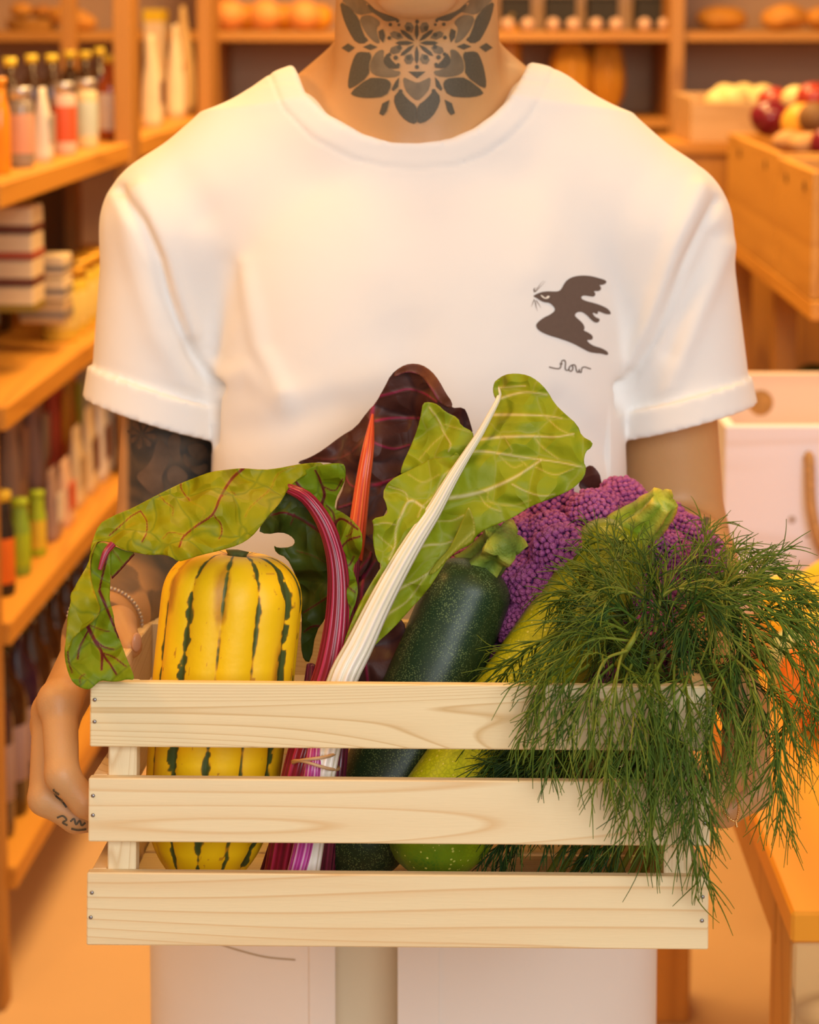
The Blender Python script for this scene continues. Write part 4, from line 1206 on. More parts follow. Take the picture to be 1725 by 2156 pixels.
# ---- purple cauliflower
def cauliflower():
    cen = C(1228, 1302, 1.628); R = np.array([0.098, 0.068, 0.083])
    t = thing('purple_cauliflower', 'purple cauliflower head behind the two zucchinis', 'cauliflower', W(cen-np.array([0, 0, 0.09])))
    gold = PI*(3-math.sqrt(5))
    bm = bmesh.new(); bmesh.ops.create_icosphere(bm, subdivisions=2, radius=1.0)
    IV = np.array([v.co[:] for v in bm.verts]); IF = [[v.index for v in f.verts] for f in bm.faces]; bm.free()
    IFa = np.array(IF)
    Vs, Fs, As, n = [], [], [], 0
    NF = 66
    fl = []
    for i in range(NF):
        z = 1-(i+0.5)/NF*1.55; rr = math.sqrt(max(0, 1-z*z)); a = gold*i
        dn = np.array([rr*math.cos(a), rr*math.sin(a), z]) + rng.normal(0, 0.05, 3); dn /= np.linalg.norm(dn)
        if dn[1] > 0.55: continue
        fr_ = rng.uniform(0.0165, 0.0225)
        fl.append((cen+dn*R*rng.uniform(0.90, 1.08), dn, fr_))
    # solid core
    V, Fc = ball(cen, 1.0, 40, 30, tuple(R*0.93)); V = (V-cen*np.array(tuple(R*0.93))+0) if False else V
    core = IV*0.0
    for c, dn, fr_ in fl:
        V = IV*fr_*0.95 + c
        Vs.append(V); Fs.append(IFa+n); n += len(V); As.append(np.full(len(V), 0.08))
        nb = 170
        for k in range(nb):
            z = 1-(k+0.5)/nb*1.25; r2 = math.sqrt(max(0, 1-z*z)); a = gold*k+c[0]*100
            v = np.array([r2*math.cos(a), r2*math.sin(a), z])
            q = Vector((0, 0, 1)).rotation_difference(Vector(dn))
            v = np.array(q @ Vector(v))
            if v[1] > 0.5: continue
            br = fr_*rng.uniform(0.10, 0.15)
            V = IV*br*(1+0.0) + c + v*fr_*rng.uniform(0.90, 1.03)
            Vs.append(V); Fs.append(IFa+n); n += len(V)
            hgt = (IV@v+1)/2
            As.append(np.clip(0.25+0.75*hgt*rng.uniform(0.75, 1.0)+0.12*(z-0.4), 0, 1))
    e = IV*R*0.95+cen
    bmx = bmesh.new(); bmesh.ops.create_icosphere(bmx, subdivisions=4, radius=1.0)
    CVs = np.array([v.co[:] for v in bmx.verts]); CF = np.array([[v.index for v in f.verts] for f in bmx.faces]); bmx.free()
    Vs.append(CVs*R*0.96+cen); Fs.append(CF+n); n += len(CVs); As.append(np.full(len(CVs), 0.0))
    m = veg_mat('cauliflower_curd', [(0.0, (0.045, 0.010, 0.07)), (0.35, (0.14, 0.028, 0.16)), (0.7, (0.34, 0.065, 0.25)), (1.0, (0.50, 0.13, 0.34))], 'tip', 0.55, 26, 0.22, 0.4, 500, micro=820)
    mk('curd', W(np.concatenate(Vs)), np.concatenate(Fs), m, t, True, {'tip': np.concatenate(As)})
    V, Fc = lathe([(0.0001, 0), (0.02, 0), (0.024, 0.03), (0.03, 0.06)], 24, cen-np.array([0, 0, 0.115]), (0, 0, 1))
    mk('stem', W(V), Fc, plain('cauliflower_stem', (0.5, 0.55, 0.3), 0.6), t)
cauliflower()

# ---- chard
def leaf_mat(name, base, mid, vein, veincol2, trans=0.3, net=None, rough=0.5):
    return veg_mat(name, [(0.0, base), (0.30, mid), (0.62, vein), (1.0, veincol2)], 'vein', rough, 16, 0.13, 0.25, 160, coat=0.0, trans=trans, cracks=net)
def sheet(name, parent, outline, ctrl, veins, mat, step=5, crinkle=0.004, seed=0, vw=1.0, thick=0.0007, amp=0.0012, wave=0.0, cs=24):
    P = chaikin(np.array(outline, dtype=float), 1)
    V2, Tt = tri_poly(P, min(step, 3.4))
    X, Y = V2[:, 0], V2[:, 1]
    D = idw(X, Y, ctrl)
    q = np.stack([X*KP, Y*KP, 0*X], -1)
    D = D + crinkle*vnoise(q, cs, seed) + crinkle*0.5*vnoise(q, cs*2.3, seed+1)
    # distance to the edge: ruffle
    de, _, _ = seg_dist(X, Y, list(P)+[P[0]])
    D = D + wave*np.exp(-(de/28)**2)*vnoise(q, 32, seed+3)
    vein = np.zeros(len(X)); puff = np.full(len(X), 1e9)
    for pl_, w0, w1, s in veins:
        pl2 = resample(np.array(pl_, dtype=float), max(6, len(pl_)*4))
        wd_ = np.maximum(np.linspace(w0, w1, len(pl2))*vw, 2.1)
        d, w, _ = seg_dist(X, Y, pl2, wd_)
        vein = np.maximum(vein, s*np.exp(-(d/w)**2)); puff = np.minimum(puff, d)
    D = D - amp*(1-np.exp(-(puff/16)**2)) - 0.0008*vein
    Pc = np.stack([(X-CXP)*D/FPX, D, (CYP-Y)*D/FPX], -1)
    o = mk(name, W(Pc), Tt, mat, parent, True, {'vein': vein})
    md = o.modifiers.new('thick', 'SOLIDIFY'); md.thickness = thick; md.offset = 0
    return o
def c3(L): return [(120+x/3.0804, 940+y/3.0804) for x, y in L]
def c4(L): return [(600+x/2.4643, 740+y/2.4643) for x, y in L]
def v3(L, w0, w1, s=1.0): return (c3(L), w0, w1, s)
def v4(L, w0, w1, s=1.0): return (c4(L), w0, w1, s)

def stalk_mat(name, a, b, c):
    m, nt, bs = newmat(name)
    at = N(nt, 'ShaderNodeAttribute', attribute_name='rib')
    tc = N(nt, 'ShaderNodeTexCoord'); nz = N(nt, 'ShaderNodeTexNoise', i_Scale=30.0, i_Detail=3.0); lk(nt, tc.outputs['Object'], nz.inputs['Vector'])
    ad = N(nt, 'ShaderNodeMath', operation='MULTIPLY_ADD', use_clamp=True); ad.inputs[1].default_value = 0.5; lk(nt, nz.outputs['Fac'], ad.inputs[0])
    m1 = N(nt, 'ShaderNodeMath', operation='MULTIPLY_ADD'); m1.inputs[1].default_value = 1.0; m1.inputs[2].default_value = -0.25; lk(nt, at.outputs['Fac'], m1.inputs[0]); lk(nt, m1.outputs[0], ad.inputs[2])
    rp = N(nt, 'ShaderNodeValToRGB'); e = rp.color_ramp.elements; e[0].color = rgba(a); e[1].color = rgba(c); k = e.new(0.5); k.color = rgba(b)
    lk(nt, ad.outputs[0], rp.inputs['Fac']); lk(nt, rp.outputs['Color'], bs.inputs['Base Color'])
    bs.inputs['Roughness'].default_value = 0.32; bs.inputs['Coat Weight'].default_value = 0.25
    return m
def stalk(parent, px, D, R, mat, name='stalk', ribs=15, endcol=0.0):
    P = np.array([list(C(x, y, d)) for (x, y), d in zip(px, D)])
    PP = resample(np.hstack([P, np.array(R)[:, None]]), 60)
    n = 60
    V, Fc = tube(PP[:, :3], PP[:, 3], n, True, up=(0, 1.0, 0), sq=1.0)
    th = np.tile(np.linspace(0, 2*PI, n, endpoint=False), 60); cen = np.repeat(PP[:, :3], n, axis=0)
    V = cen+(V-cen)*(1+0.05*np.cos(th*ribs))[:, None]
    a = 0.5+0.28*np.cos(th*ribs)+0.22*np.cos(th*7+1)+np.repeat(np.linspace(endcol, 0, 60), n)
    return mk(name, W(V), Fc, mat, parent, True, {'rib': np.clip(a, 0, 1)})

M_leafA = leaf_mat('chard_leaf_green', (0.34, 0.35, 0.003), (0.42, 0.36, 0.005), (0.30, 0.08, 0.010), (0.22, 0.010, 0.012), 0.28, (34, (0.12, 0.20, 0.004), 0.045, 0.6))
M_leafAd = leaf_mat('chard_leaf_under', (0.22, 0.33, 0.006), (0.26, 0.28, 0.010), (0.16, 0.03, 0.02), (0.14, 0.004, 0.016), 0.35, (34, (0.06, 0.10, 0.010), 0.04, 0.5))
M_leafB = leaf_mat('chard_leaf_purple', (0.075, 0.022, 0.016), (0.11, 0.030, 0.022), (0.22, 0.02, 0.05), (0.36, 0.02, 0.06), 0.15, (26, (0.028, 0.009, 0.012), 0.06, 0.7))
M_leafC = leaf_mat('chard_leaf_pale', (0.32, 0.40, 0.012), (0.42, 0.45, 0.03), (0.56, 0.54, 0.16), (0.74, 0.70, 0.36), 0.30, (30, (0.40, 0.44, 0.09), 0.030, 0.55))
M_sred = stalk_mat('stalk_red', (0.10, 0.002, 0.012), (0.26, 0.004, 0.030), (0.50, 0.03, 0.10))
M_sor = stalk_mat('stalk_orange_red', (0.42, 0.03, 0.010), (0.66, 0.07, 0.018), (0.80, 0.22, 0.05))
M_swh = stalk_mat('stalk_white', (0.50, 0.52, 0.36), (0.72, 0.70, 0.55), (0.86, 0.80, 0.74))
M_smag = stalk_mat('stalk_magenta', (0.28, 0.01, 0.14), (0.50, 0.05, 0.32), (0.78, 0.45, 0.62))
M_sdk = stalk_mat('stalk_dark', (0.05, 0.004, 0.02), (0.13, 0.008, 0.04), (0.25, 0.02, 0.08))

# green leaf with the deep red stalk
tA = thing('chard_leaf', 'green chard leaf with deep red stalk arching over the yellow squash', 'chard', PW(600, 1830, 1.47), 'chard leaves')
stalk(tA, [(588, 1850), (628, 1640), (668, 1500), (697, 1400), (712, 1290), (710, 1190), (688, 1110), (650, 1052), (612, 1030), (585, 1022)],
      [1.475, 1.468, 1.478, 1.492, 1.502, 1.508, 1.508, 1.508, 1.512, 1.520], [.0105, .0112, .0108, .0098, .0082, .0068, .0056, .0045, .0034, .002], M_sred)
top = c3([(215,690),(222,640),(235,600),(270,505),(350,455),(500,395),(600,340),(700,290),(800,240),(900,200),(1000,165),(1100,150),(1210,140),(1330,152),(1440,142),(1540,120),(1640,106),(1735,106),(1700,140),(1600,190),(1548,225),(1500,275),(1470,330),(1430,390),(1370,450),(1320,520),(1260,590),(1180,640),(1060,675),(930,705),(840,735),(790,748),(740,715),(680,700),(600,705),(520,690),(430,670),(380,640),(340,618),(280,612),(240,635)])
sheet('leaf_blade', tA, top, [(680,978,1.53),(620,990,1.515),(520,990,1.50),(400,1010,1.488),(300,1060,1.468),(215,1110,1.45),(192,1160,1.436),(560,1110,1.462),(500,1150,1.447),(380,1175,1.428),(290,1150,1.432),(450,1070,1.455)],
      [v3([(1210,140),(1130,215),(1060,330),(1010,440),(900,520),(820,590),(795,655)], 3.4, 2.2, .95), v3([(1010,440),(1060,500),(1070,560),(1050,600)], 2, 1.3, .8), v3([(800,240),(810,290),(860,350)], 2.6, 1.2, .8),
       v3([(540,420),(480,455),(430,500),(340,580)], 2.4, 1.2, .75), v3([(540,420),(580,480),(580,560),(550,620)], 2.2, 1.3, .75), v3([(650,300),(700,360),(750,400),(750,450)], 2, 1.2, .6), v3([(1060,330),(1130,300),(1160,320)], 2, 1, .6),
       v3([(820,575),(730,560),(690,600)], 2, 1, .6), v3([(1540,130),(1430,180),(1380,280),(1250,400),(1220,460)], 2, 1.2, .5), v3([(340,618),(400,560),(500,500)], 1.6, 1, .35), v3([(900,520),(960,420),(870,360)], 1.5, 1, .35)],
      M_leafA, 4.5, 0.0030, 1, wave=0.003)
hang = c3([(245,640),(290,618),(345,640),(350,700),(345,900),(340,1000),(365,1080),(375,1170),(410,1260),(450,1370),(490,1460),(505,1515),(450,1510),(400,1525),(340,1525),(285,1515),(250,1545),(215,1575),(170,1572),(110,1540),(75,1480),(50,1380),(50,1300),(70,1220),(110,1100),(200,1000),(220,900),(218,760)])
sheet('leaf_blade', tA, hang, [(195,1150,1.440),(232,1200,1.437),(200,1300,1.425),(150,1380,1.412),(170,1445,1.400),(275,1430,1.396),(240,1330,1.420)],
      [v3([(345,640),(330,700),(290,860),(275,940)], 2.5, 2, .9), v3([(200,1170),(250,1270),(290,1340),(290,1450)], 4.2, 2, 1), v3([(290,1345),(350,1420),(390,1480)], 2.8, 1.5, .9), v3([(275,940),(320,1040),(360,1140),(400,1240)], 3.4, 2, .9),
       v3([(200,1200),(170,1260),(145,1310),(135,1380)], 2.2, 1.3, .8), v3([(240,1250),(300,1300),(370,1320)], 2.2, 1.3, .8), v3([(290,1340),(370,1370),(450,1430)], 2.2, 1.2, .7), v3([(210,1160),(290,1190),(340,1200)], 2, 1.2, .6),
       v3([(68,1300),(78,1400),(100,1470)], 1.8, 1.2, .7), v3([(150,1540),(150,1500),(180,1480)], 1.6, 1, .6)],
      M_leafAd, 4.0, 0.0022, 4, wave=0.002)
flap = c3([(215,690),(245,630),(262,622),(228,700),(215,760),(222,860),(240,930),(265,1000),(284,1050),(270,1100),(205,1160),(110,1232),(80,1300),(72,1330),(50,1330),(60,1220),(70,1080),(90,1010),(85,960),(115,915),(130,880),(205,760)])
sheet('leaf_blade', tA, flap, [(190,1165,1.434),(200,1230,1.424),(150,1290,1.408),(140,1360,1.402),(210,1270,1.414)],
      [v3([(262,622),(215,760),(235,930),(284,1050),(205,1160),(80,1300)], 1.6, 1.6, .5)], M_leafA, 4.0, 0.0022, 6, wave=0.002)
small = c3([(345,640),(380,648),(440,676),(515,690),(470,740),(400,820),(345,872)])
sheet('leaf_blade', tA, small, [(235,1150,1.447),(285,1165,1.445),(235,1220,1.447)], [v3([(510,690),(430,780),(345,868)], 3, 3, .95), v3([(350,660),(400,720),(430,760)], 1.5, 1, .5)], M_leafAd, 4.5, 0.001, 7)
stalk(tA, [(238, 1145), (222, 1165), (210, 1200)], [1.438, 1.4345, 1.432], [.0022, .002, .0012], M_sred, 'midrib')
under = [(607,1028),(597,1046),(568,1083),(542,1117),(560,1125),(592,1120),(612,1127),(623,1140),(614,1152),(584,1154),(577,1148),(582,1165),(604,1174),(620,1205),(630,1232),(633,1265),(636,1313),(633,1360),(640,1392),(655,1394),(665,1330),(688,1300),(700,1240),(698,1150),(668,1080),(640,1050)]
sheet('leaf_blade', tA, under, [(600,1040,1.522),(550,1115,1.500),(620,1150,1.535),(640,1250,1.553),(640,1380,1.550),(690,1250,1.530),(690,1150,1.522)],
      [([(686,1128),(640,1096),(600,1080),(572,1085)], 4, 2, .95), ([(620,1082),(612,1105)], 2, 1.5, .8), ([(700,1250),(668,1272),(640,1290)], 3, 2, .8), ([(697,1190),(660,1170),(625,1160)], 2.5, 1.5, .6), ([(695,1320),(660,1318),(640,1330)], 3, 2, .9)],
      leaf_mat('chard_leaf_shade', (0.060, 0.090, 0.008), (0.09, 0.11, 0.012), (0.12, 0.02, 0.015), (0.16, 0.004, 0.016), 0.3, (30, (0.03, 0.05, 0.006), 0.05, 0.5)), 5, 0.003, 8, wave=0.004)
right = [(608,1026),(622,1000),(650,985),(690,976),(722,975),(728,985),(728,1008),(718,1030),(708,1048),(704,1072),(720,1078),(740,1092),(762,1118),(764,1145),(758,1172),(742,1196),(748,1212),(755,1240),(750,1268),(740,1290),(728,1340),(715,1380),(700,1400),(692,1300),(700,1200),(690,1120),(660,1062)]
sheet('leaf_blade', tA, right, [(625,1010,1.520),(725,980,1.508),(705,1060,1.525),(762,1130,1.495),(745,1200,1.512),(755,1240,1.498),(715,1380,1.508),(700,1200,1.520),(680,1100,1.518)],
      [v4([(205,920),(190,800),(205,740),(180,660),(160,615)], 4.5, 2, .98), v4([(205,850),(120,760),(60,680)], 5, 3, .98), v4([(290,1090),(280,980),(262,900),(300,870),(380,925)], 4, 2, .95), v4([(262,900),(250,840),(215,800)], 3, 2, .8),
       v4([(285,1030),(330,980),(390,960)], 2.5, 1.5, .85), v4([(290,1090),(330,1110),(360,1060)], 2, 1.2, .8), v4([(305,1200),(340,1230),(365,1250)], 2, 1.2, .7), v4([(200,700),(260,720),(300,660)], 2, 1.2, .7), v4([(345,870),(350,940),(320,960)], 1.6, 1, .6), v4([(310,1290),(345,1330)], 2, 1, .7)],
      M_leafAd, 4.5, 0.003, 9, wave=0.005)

# purple leaf with the orange-red stalk
tB = thing('chard_leaf', 'dark purple chard leaf with orange-red stalk, rearmost of the chard', 'chard', PW(690, 1830, 1.49), 'chard leaves')
blB = c4([(60,575),(130,550),(200,510),(290,440),(370,395),(430,310),(470,270),(520,180),(550,120),(600,80),(650,62),(710,68),(760,100),(800,150),(835,215),(870,265),(865,295),(930,290),(950,330),(970,400),(975,420),(940,440),(880,560),(800,640),(700,700),(600,720),(540,800),(490,900),(470,1000),(440,1100),(385,1185),(330,1190),(290,1130),(262,1000),(260,800),(310,700),(315,600),(200,570),(100,590)])
sheet('leaf_blade', tB, blB, [(630,975,1.640),(720,920,1.628),(790,820,1.618),(860,775,1.612),(940,840,1.600),(985,890,1.610),(900,1000,1.612),(760,1200,1.580),(720,1080,1.598),(770,950,1.606),(850,880,1.622)],
      [v4([(462,260),(440,420),(420,600),(400,740)], 5, 5, 1), v4([(470,360),(560,345),(700,345)], 3.5, 2, .95), v4([(480,235),(560,215),(640,195),(720,215),(790,262)], 3.5, 2, .9), v4([(435,460),(500,490),(570,505),(650,485)], 3.5, 2, .9),
       v4([(400,700),(480,690),(560,665),(640,650)], 5, 2.5, .95), v4([(395,720),(340,690),(320,650)], 3, 2, .8), v4([(440,420),(350,520),(250,560),(150,550)], 2.5, 1.5, .5), v4([(380,1140),(430,1080),(465,1000)], 3, 2, .9), v4([(380,780),(280,810)], 3, 2, .8)],
      M_leafB, 5, 0.005, 11, wave=0.005, cs=20)
foldB = c4([(600,82),(650,62),(710,68),(760,100),(800,150),(835,215),(870,265),(865,300),(810,270),(780,240),(750,180),(710,125),(660,108),(615,110),(580,130),(560,125)])
sheet('leaf_blade', tB, foldB, [(860,770,1.600),(930,830,1.588),(950,855,1.592),(840,790,1.602)], [v4([(580,130),(660,108),(750,180),(810,270)], 3, 3, .7)], leaf_mat('chard_leaf_brown', (0.15, 0.045, 0.022), (0.19, 0.06, 0.03), (0.25, 0.05, 0.08), (0.30, 0.03, 0.12), 0.15), 4.5, 0.001, 12, thick=0.001)
edgeB = [(1222,1002),(1232,985),(1245,978),(1258,990),(1266,1005),(1268,1042),(1245,1045),(1218,1030)]
sheet('leaf_blade', tB, edgeB, [(1240,1000,1.655)], [], M_leafB, 5, 0.003, 13)
stalk(tB, [(680, 1850), (703, 1640), (722, 1450), (738, 1260), (748, 1150)], [1.505, 1.500, 1.520, 1.545, 1.570], [.0075, .0078, .0068, .005, .004], M_sdk)
low = [(752,1105),(775,1130),(800,1150),(800,1210),(790,1260),(850,1300),(860,1360),(830,1440),(800,1500),(745,1500),(720,1440),(728,1330),(742,1220)]
sheet('leaf_blade', tB, low, [(760,1120,1.585),(840,1330,1.560),(760,1450,1.548)], [([(750,1130),(765,1200),(760,1300),(775,1440)], 4, 3, 1), ([(765,1220),(790,1180)], 3, 2, .9), ([(760,1330),(810,1320)], 3, 2, .7)], M_leafB, 5, 0.006, 31, wave=0.006)
stalk(tB, [(744, 1180), (752, 1120), (764, 1020), (776, 940), (785, 872)],
      [1.566, 1.572, 1.585, 1.592, 1.602], [.0064, .0062, .0052, .0040, .0008], M_sor)

# pale leaf with the white stalk
tC = thing('chard_leaf', 'pale green chard leaf with thick white stalk rising to the right', 'chard', PW(645, 1830, 1.46), 'chard leaves')
stalk(tC, [(640, 1850), (672, 1640), (698, 1520)] + c4([(300,1700),(385,1530),(480,1330),(580,1140),(680,970),(770,830),(860,670),(940,540),(1010,430),(1070,320),(1108,245),(1112,205),(1095,180)]),
      [1.455, 1.452, 1.462, 1.472, 1.480, 1.492, 1.505, 1.515, 1.525, 1.535, 1.545, 1.552, 1.558, 1.565, 1.572, 1.580],
      [.0095, .0100, .0098, .0098, .0092, .0082, .0074, .0064, .0054, .0042, .0032, .0025, .002, .0016, .0014, .001], M_swh, ribs=13, endcol=0.5)
Cr = c4([(1100,255),(1082,225),(1080,185),(1095,150),(1140,120),(1200,113),(1260,122),(1310,150),(1360,200),(1400,270),(1450,320),(1520,380),(1540,440),(1600,470),(1590,500),(1560,520),(1550,575),(1565,600),(1555,650),(1510,700),(1460,730),(1380,765),(1280,800),(1180,865),(1140,882),(1050,915),(990,960),(970,1000),(900,1030),(850,1065),(800,1150),(740,1240),(650,1340),(560,1440),(480,1510),(410,1590),(430,1500),(520,1300),(620,1110),(720,930),(810,775),(880,660),(960,520),(1040,400)])
sheet('leaf_blade', tC, Cr, [(1048,843,1.578),(1040,815,1.588),(1085,788,1.575),(1150,820,1.560),(1215,890,1.545),(1248,935,1.535),(1232,985,1.528),(1150,1050,1.530),(1060,1095,1.535),(1000,1020,1.545),(940,1030,1.538),(960,1130,1.530),(900,1220,1.525),(800,1360,1.515),(860,1150,1.520),(1100,930,1.548)],
      [v4([(820,762),(900,755),(980,740),(1060,715),(1200,650),(1330,565)], 5.5, 2.5, 1), v4([(1180,690),(1260,730),(1340,750),(1400,740)], 2.5, 1.2, .8), v4([(925,535),(990,520),(1080,525),(1200,545),(1330,562),(1450,580),(1540,600)], 3.4, 1.6, .9), v4([(1000,460),(1130,445),(1290,440),(1400,445),(1500,428)], 4, 2, .95),
       v4([(1060,330),(1200,330),(1350,335),(1440,348)], 3.6, 1.8, .95), v4([(1105,250),(1180,225),(1260,212),(1360,225)], 3.4, 1.6, .9), v4([(1100,190),(1160,185),(1250,180)], 2.5, 1.5, .8), v4([(660,1030),(740,1005),(820,1000),(870,985)], 3.6, 2, .95), v4([(530,1290),(600,1230),(680,1190),(740,1150)], 4, 2, .9),
       v4([(470,1420),(540,1360),(640,1290),(760,1130),(880,1040)], 3, 2, .75), v4([(1290,440),(1340,500),(1420,560)], 2, 1, .6), v4([(1350,335),(1420,400),(1500,440)], 2, 1, .6), v4([(1300,600),(1400,640),(1500,610)], 2, 1, .6), v4([(1000,735),(1050,800),(1120,830)], 2, 1, .6), v4([(1060,715),(1060,780),(1180,800),(1280,770)], 1.8, 1, .5),
       v4([(1100,530),(1180,600),(1230,590)], 1.8, 1, .5), v4([(1200,545),(1260,600),(1240,620)], 1.8, 1, .5), v4([(760,880),(860,880),(930,850)], 2.2, 1.2, .7), v4([(1140,445),(1180,520),(1150,535)], 1.8, 1, .5)],
      M_leafC, 4.5, 0.0035, 15, wave=0.004)
curl = c4([(1112,240),(1090,232),(1080,205),(1084,165),(1100,145),(1118,150),(1105,175),(1108,205)])
sheet('leaf_blade', tC, curl, [(1045,825,1.568)], [], M_leafC, 4, 0.0005, 16)
Cl1 = c4([(716,268),(750,262),(795,276),(830,312),(900,345),(912,385),(975,415),(980,450),(940,530),(880,570),(760,620),(690,645),(600,645),(608,590),(650,500),(690,400),(708,320)])
sheet('leaf_blade', tC, Cl1, [(900,855,1.572),(990,910,1.562),(850,1000,1.560),(950,960,1.556),(880,920,1.578)],
      [v4([(750,290),(800,360),(830,430),(860,480),(850,520)], 2.4, 1.6, .8), v4([(830,430),(770,480),(700,560)], 1.8, 1, .5), v4([(830,380),(900,400),(960,420)], 1.8, 1, .5)], M_leafC, 4.5, 0.003, 17, wave=0.004)
Cl2 = c4([(890,520),(870,545),(840,550),(760,555),(700,590),(640,620),(540,670),(505,740),(530,800),(532,850),(450,868),(462,910),(455,980),(475,1080),(505,1110),(480,1150),(430,1230),(370,1340),(320,1470),(290,1560),(340,1540),(420,1380),(520,1180),(620,1020),(720,870),(810,740),(880,620),(915,550)])
sheet('leaf_blade', tC, Cl2, [(960,965,1.552),(880,975,1.545),(820,1030,1.535),(805,1060,1.522),(785,1095,1.508),(790,1180,1.508),(740,1320,1.490),(870,1100,1.520),(930,1010,1.535)],
      [v4([(880,600),(820,650),(780,740),(720,800),(690,860)], 2.6, 2, .7), v4([(720,810),(650,775),(600,860),(575,930),(570,1010),(540,1080)], 3.4, 2, .95), v4([(640,775),(620,730),(540,700)], 2.2, 1.2, .7), v4([(575,900),(520,890),(460,900)], 2.2, 1.2, .7), v4([(560,1020),(510,980),(480,950)], 2, 1, .6),
       v4([(500,1120),(420,1260),(350,1420),(300,1540)], 2.2, 1.6, .5), v4([(800,640),(720,680),(640,640)], 2, 1, .5)], M_leafC, 4.5, 0.003, 19, wave=0.005)
Cs = c4([(950,804),(965,825),(985,880),(992,930),(975,985),(930,1010),(860,1060),(780,1150),(740,1160),(790,1090),(850,1030),(885,960),(925,870)])
sheet('leaf_blade', tC, Cs, [(985,1070,1.515),(1000,1120,1.520),(930,1200,1.522)], [v4([(955,812),(980,880),(985,950)], 2, 2, .8), v4([(985,930),(880,1030),(770,1150)], 2, 2, .6)], leaf_mat('chard_leaf_yellowish', (0.36, 0.36, 0.015), (0.42, 0.42, 0.03), (0.6, 0.55, 0.1), (0.7, 0.65, 0.3), 0.3), 4.5, 0.002, 20)

# cut ends of further stalks in the bundle
tD = thing('chard_stalk', 'short dark chard stalk with a cut end low in the crate beside the yellow squash', 'chard', PW(555, 1830, 1.48), 'chard leaves')
stalk(tD, [(560, 1850), (585, 1780), (612, 1700), (630, 1600), (648, 1480), (655, 1400)], [1.50, 1.498, 1.495, 1.495, 1.50, 1.515], [.0055, .006, .0055, .005, .0045, .003], M_sdk, 'stem')
tE = thing('chard_stalk', 'magenta chard stalk with a split end under the rubber band', 'chard', PW(630, 1830, 1.46), 'chard leaves')
stalk(tE, [(622, 1850), (640, 1780), (652, 1700), (662, 1600), (672, 1500)], [1.448, 1.447, 1.446, 1.447, 1.462], [.0062, .0066, .006, .0052, .003], M_smag, 'stem')
# rubber band
tR = thing('rubber_band', 'tan rubber band twisted twice around the chard stalks', 'rubber band', PW(665, 1612, 1.44))
M_rub = plain('rubber', (0.62, 0.38, 0.20), 0.5, 0.05)
def loop(y0, tilt, ph):
    P = []
    for k in range(49):
        a = 2*PI*k/48
        P.append(C(664+50*math.cos(a), y0+tilt*math.cos(a+ph)+5*math.sin(2*a), 1.472-0.0375*math.sin(a)*1.0))
    return tube(np.array(P), 0.0011, 8, False)
mb = MB()
for y0, t_, ph in ((1612, 6, 0.3), (1594, -16, 0.2)):
    V, Fc = loop(y0, t_, ph); mb.add((W(V), Fc))
mb.mk('band', M_rub, tR)
# ================================================================== DILL
def many_tubes(P, R, n=3):
    """P (M,K,3), R (M,K) -> vertices, faces"""
    M, K, _ = P.shape
    T = np.gradient(P, axis=1); T /= np.linalg.norm(T, axis=2)[..., None]+1e-12
    ref = np.array([0.37, 0.83, 0.41]); A = np.cross(T, ref); A /= np.linalg.norm(A, axis=2)[..., None]+1e-9
    B = np.cross(T, A)
    th = np.linspace(0, 2*PI, n, endpoint=False)
    V = P[:, :, None, :]+R[:, :, None, None]*(np.cos(th)[None, None, :, None]*A[:, :, None, :]+np.sin(th)[None, None, :, None]*B[:, :, None, :])
    V = V.reshape(-1, 3)
    m = np.arange(M)[:, None, None]*K*n; i = np.arange(K-1)[None, :, None]*n; j = np.arange(n)[None, None, :]; j2 = (j+1) % n
    F4 = np.stack([m+i+j, m+i+j2, m+i+n+j2, m+i+n+j], -1).reshape(-1, 4)
    return V, F4
def unit(v): return v/(np.linalg.norm(v, axis=-1, keepdims=True)+1e-12)
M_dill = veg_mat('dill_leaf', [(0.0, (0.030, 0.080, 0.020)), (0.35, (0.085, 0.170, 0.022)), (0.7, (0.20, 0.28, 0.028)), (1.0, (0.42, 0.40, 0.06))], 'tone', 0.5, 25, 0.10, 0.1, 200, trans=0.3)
dill = thing('dill_bunch', 'feathery green bunch of dill spilling over the right end of the crate', 'dill', PW(1300, 1850, 1.46))
GV = np.array([0, 0.12, -1.0])
